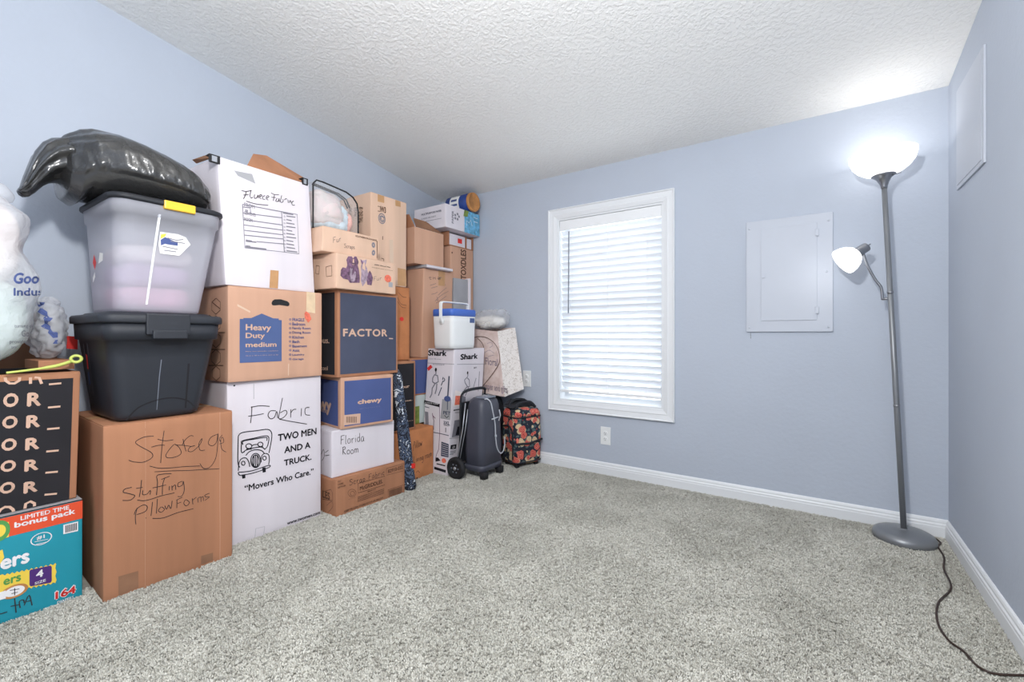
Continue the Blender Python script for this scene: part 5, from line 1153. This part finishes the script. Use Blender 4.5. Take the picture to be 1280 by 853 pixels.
# flowered rolling bag
yw = math.radians(-21); Rz = Matrix.Rotation(yw, 3, 'Z')
FO = Vector((-1.752, 2.612, 0)); fU = Rz@Vector((0,1,0)); fD = Rz@Vector((-1,0,0)); fw, fd, fh = .232, .185, .355
fb = thing('flowered_rolling_bag', 'dark rolling craft bag with red and cream flower print by the window wall', 'rolling bag', FO+fU*fw/2+fD*fd/2)
ctr = FO+fU*fw/2+fD*fd/2
def fring(hx, hy, z_, r_=.03, sh=0): return [ctr+Rz@Vector((p.x-sh, p.y, 0))+Vector((0,0,z_)) for p in ring(0,0,hx,hy,r_,0,5)]
hx, hy = fd/2, fw/2
mesh('bag_body', *loft([fring(hx-.012,hy-.012,.030),fring(hx-.002,hy-.002,.042),fring(hx,hy,.06),fring(hx+.004,hy+.003,.20),fring(hx,hy,.34),fring(hx-.001,hy-.001,.365)]), 'flower_cloth', fb, True)
mesh('bag_top', *loft([fring(hx-.001,hy-.001,.3655),fring(hx-.002,hy-.002,.395),fring(hx-.014,hy-.012,.418),fring(hx-.05,hy-.05,.428)]), 'flower_cloth', fb, True)
for z_ in (.045, .3655): mesh('piping', *tube(fring(hx+.001,hy+.001,z_), .0045, 6, True), 'fabric_black', fb, True)
# front pocket on the narrow side, dark edging
def fl_pt(a, b_, c_): return FO+fU*a+fD*b_+Vector((0,0,c_))
pk = [fl_pt(-.006,.03,.07),fl_pt(-.010,.03,.24),fl_pt(-.010,.045,.285),fl_pt(-.010,.08,.305),fl_pt(-.010,.12,.300),fl_pt(-.008,.165,.27),fl_pt(-.006,.17,.07)]
mesh('pocket_zipper', *tube(smooth_pts(pk,5), .0055, 8), 'fabric_black', fb, True)
zs = Matrix.Translation(fl_pt(.05,-.004,.19)); 
mesh('strap', *join(boxg((0,0,0),(0,0,0)) if False else tube([fl_pt(.0,-.006,.185),fl_pt(.115,-.010,.178),fl_pt(.232,-.004,.195)], .008, 6)), 'fabric_black', fb, True)
mesh('handle', *tube(smooth_pts([fl_pt(.03,.03,.425),fl_pt(.04,.035,.455),fl_pt(.10,.05,.468),fl_pt(.17,.055,.462),fl_pt(.21,.05,.425)],6), .010, 10), 'fabric_black', fb, True)
mesh('handle', *tube(smooth_pts([fl_pt(.03,.13,.42),fl_pt(.05,.135,.46),fl_pt(.11,.14,.478),fl_pt(.18,.14,.465),fl_pt(.215,.13,.42)],6), .010, 10), 'fabric_black', fb, True)
slab('top_flap', [fl_pt(.0,.06,.428),fl_pt(.0,.17,.432),fl_pt(.08,.18,.475),fl_pt(.20,.17,.47),fl_pt(.22,.08,.432)], .006, 'fabric_black', fb)
for (a, b_) in ((.03,.03),(.20,.03),(.03,.15),(.20,.15)): 
    p = fl_pt(a,b_,0); mesh('wheel', *lathe([(0,-.01),(.016,-.01),(.018,0),(.016,.01),(0,.01)], 16, Matrix.Translation((p.x,p.y,.019))@Matrix.Rotation(yw,4,'Z')@Matrix.Rotation(math.pi/2,4,'Y')), 'rubber', fb, True)
    mesh('wheel_bracket', *boxg((p.x-.012,p.y-.012,.030),(p.x+.012,p.y+.012,.040)), 'rubber', fb)
# paper gift bag on top of the black bag, leaning to the right
gt = thing('paper_gift_bag', 'pink paper shopping bag with brown cord handle and speckled side, leaning on the wall', 'paper bag', (-2.05,2.74,.495))
A1, B1, C1, D1 = (-2.215,2.70,.520), (-1.905,2.69,.500), (-1.985,2.71,.985), (-2.255,2.72,1.01)   # front: bl br tr tl
A2, B2, C2, D2 = (-2.20,2.845,.520), (-1.800,2.790,.555), (-1.905,2.830,1.015), (-2.24,2.850,1.01)
V = [A1,B1,C1,D1,A2,B2,C2,D2]
gb_ = mesh('bag_paper', V, [(0,1,2,3),(5,4,7,6),(1,0,4,5),(0,3,7,4)], 'paper_bag', gt)
midb = Vector(B1)*.5+Vector(B2)*.5+Vector((-.02,0,0)); midt = Vector(C1)*.5+Vector(C2)*.5+Vector((-.012,0,0))
mesh('gusset', [B1,B2,C2,C1], [(0,1,2,3)], 'paper_flowers', gt, label='white side panel with small speckled flowers')
gf = Face(A1,B1,C1,D1,None,gt)
gf.lines([[(590,423),(600,421),(610,423),(619,430),(624,440),(625,452),(620,462),(612,473),(603,484)],[(597,423),(603,429),(606,437)]], .0055, 'print_brown', .004, smooth=True, name='cord_handle', label='brown cord handle')
gf.text('Floral', (607,456), (622,449), 'print_lilac', .02, .0015); gf.lines([[(609,430),(614,428),(616,432),(612,435)],[(606,441),(612,438),(618,442)],[(610,446),(618,444)]], .003, 'print_lilac', smooth=True)
gf.text('paper and gifts', (606,489), (634,483), 'print_lilac', .02, .0015)
# clear bag of white batting tucked above
cw = thing('clear_plastic_bag', 'clear plastic bag of white batting stuffed above the pink paper bag', 'plastic bag', (-2.11,2.775,1.012))
soft('batting', (-2.11,2.775,1.058), (.14,.05,.045), 'paper_white', cw, 2.3, wr(12,.010,22,.006,2), 32, 20)
film('cellophane', (250,251,253), .30, .15, .5)
soft('bag_film', (-2.09,2.778,1.078), (.150,.060,.070), 'cellophane', cw, 2.4, lambda d, p: .014*nz(p, 12, 5)+.010*ridge(p, 24, 8)+.006*ridge(p, 48, 3)+.05*max(0, d.x-.3)*max(0, d.z), 60, 40)
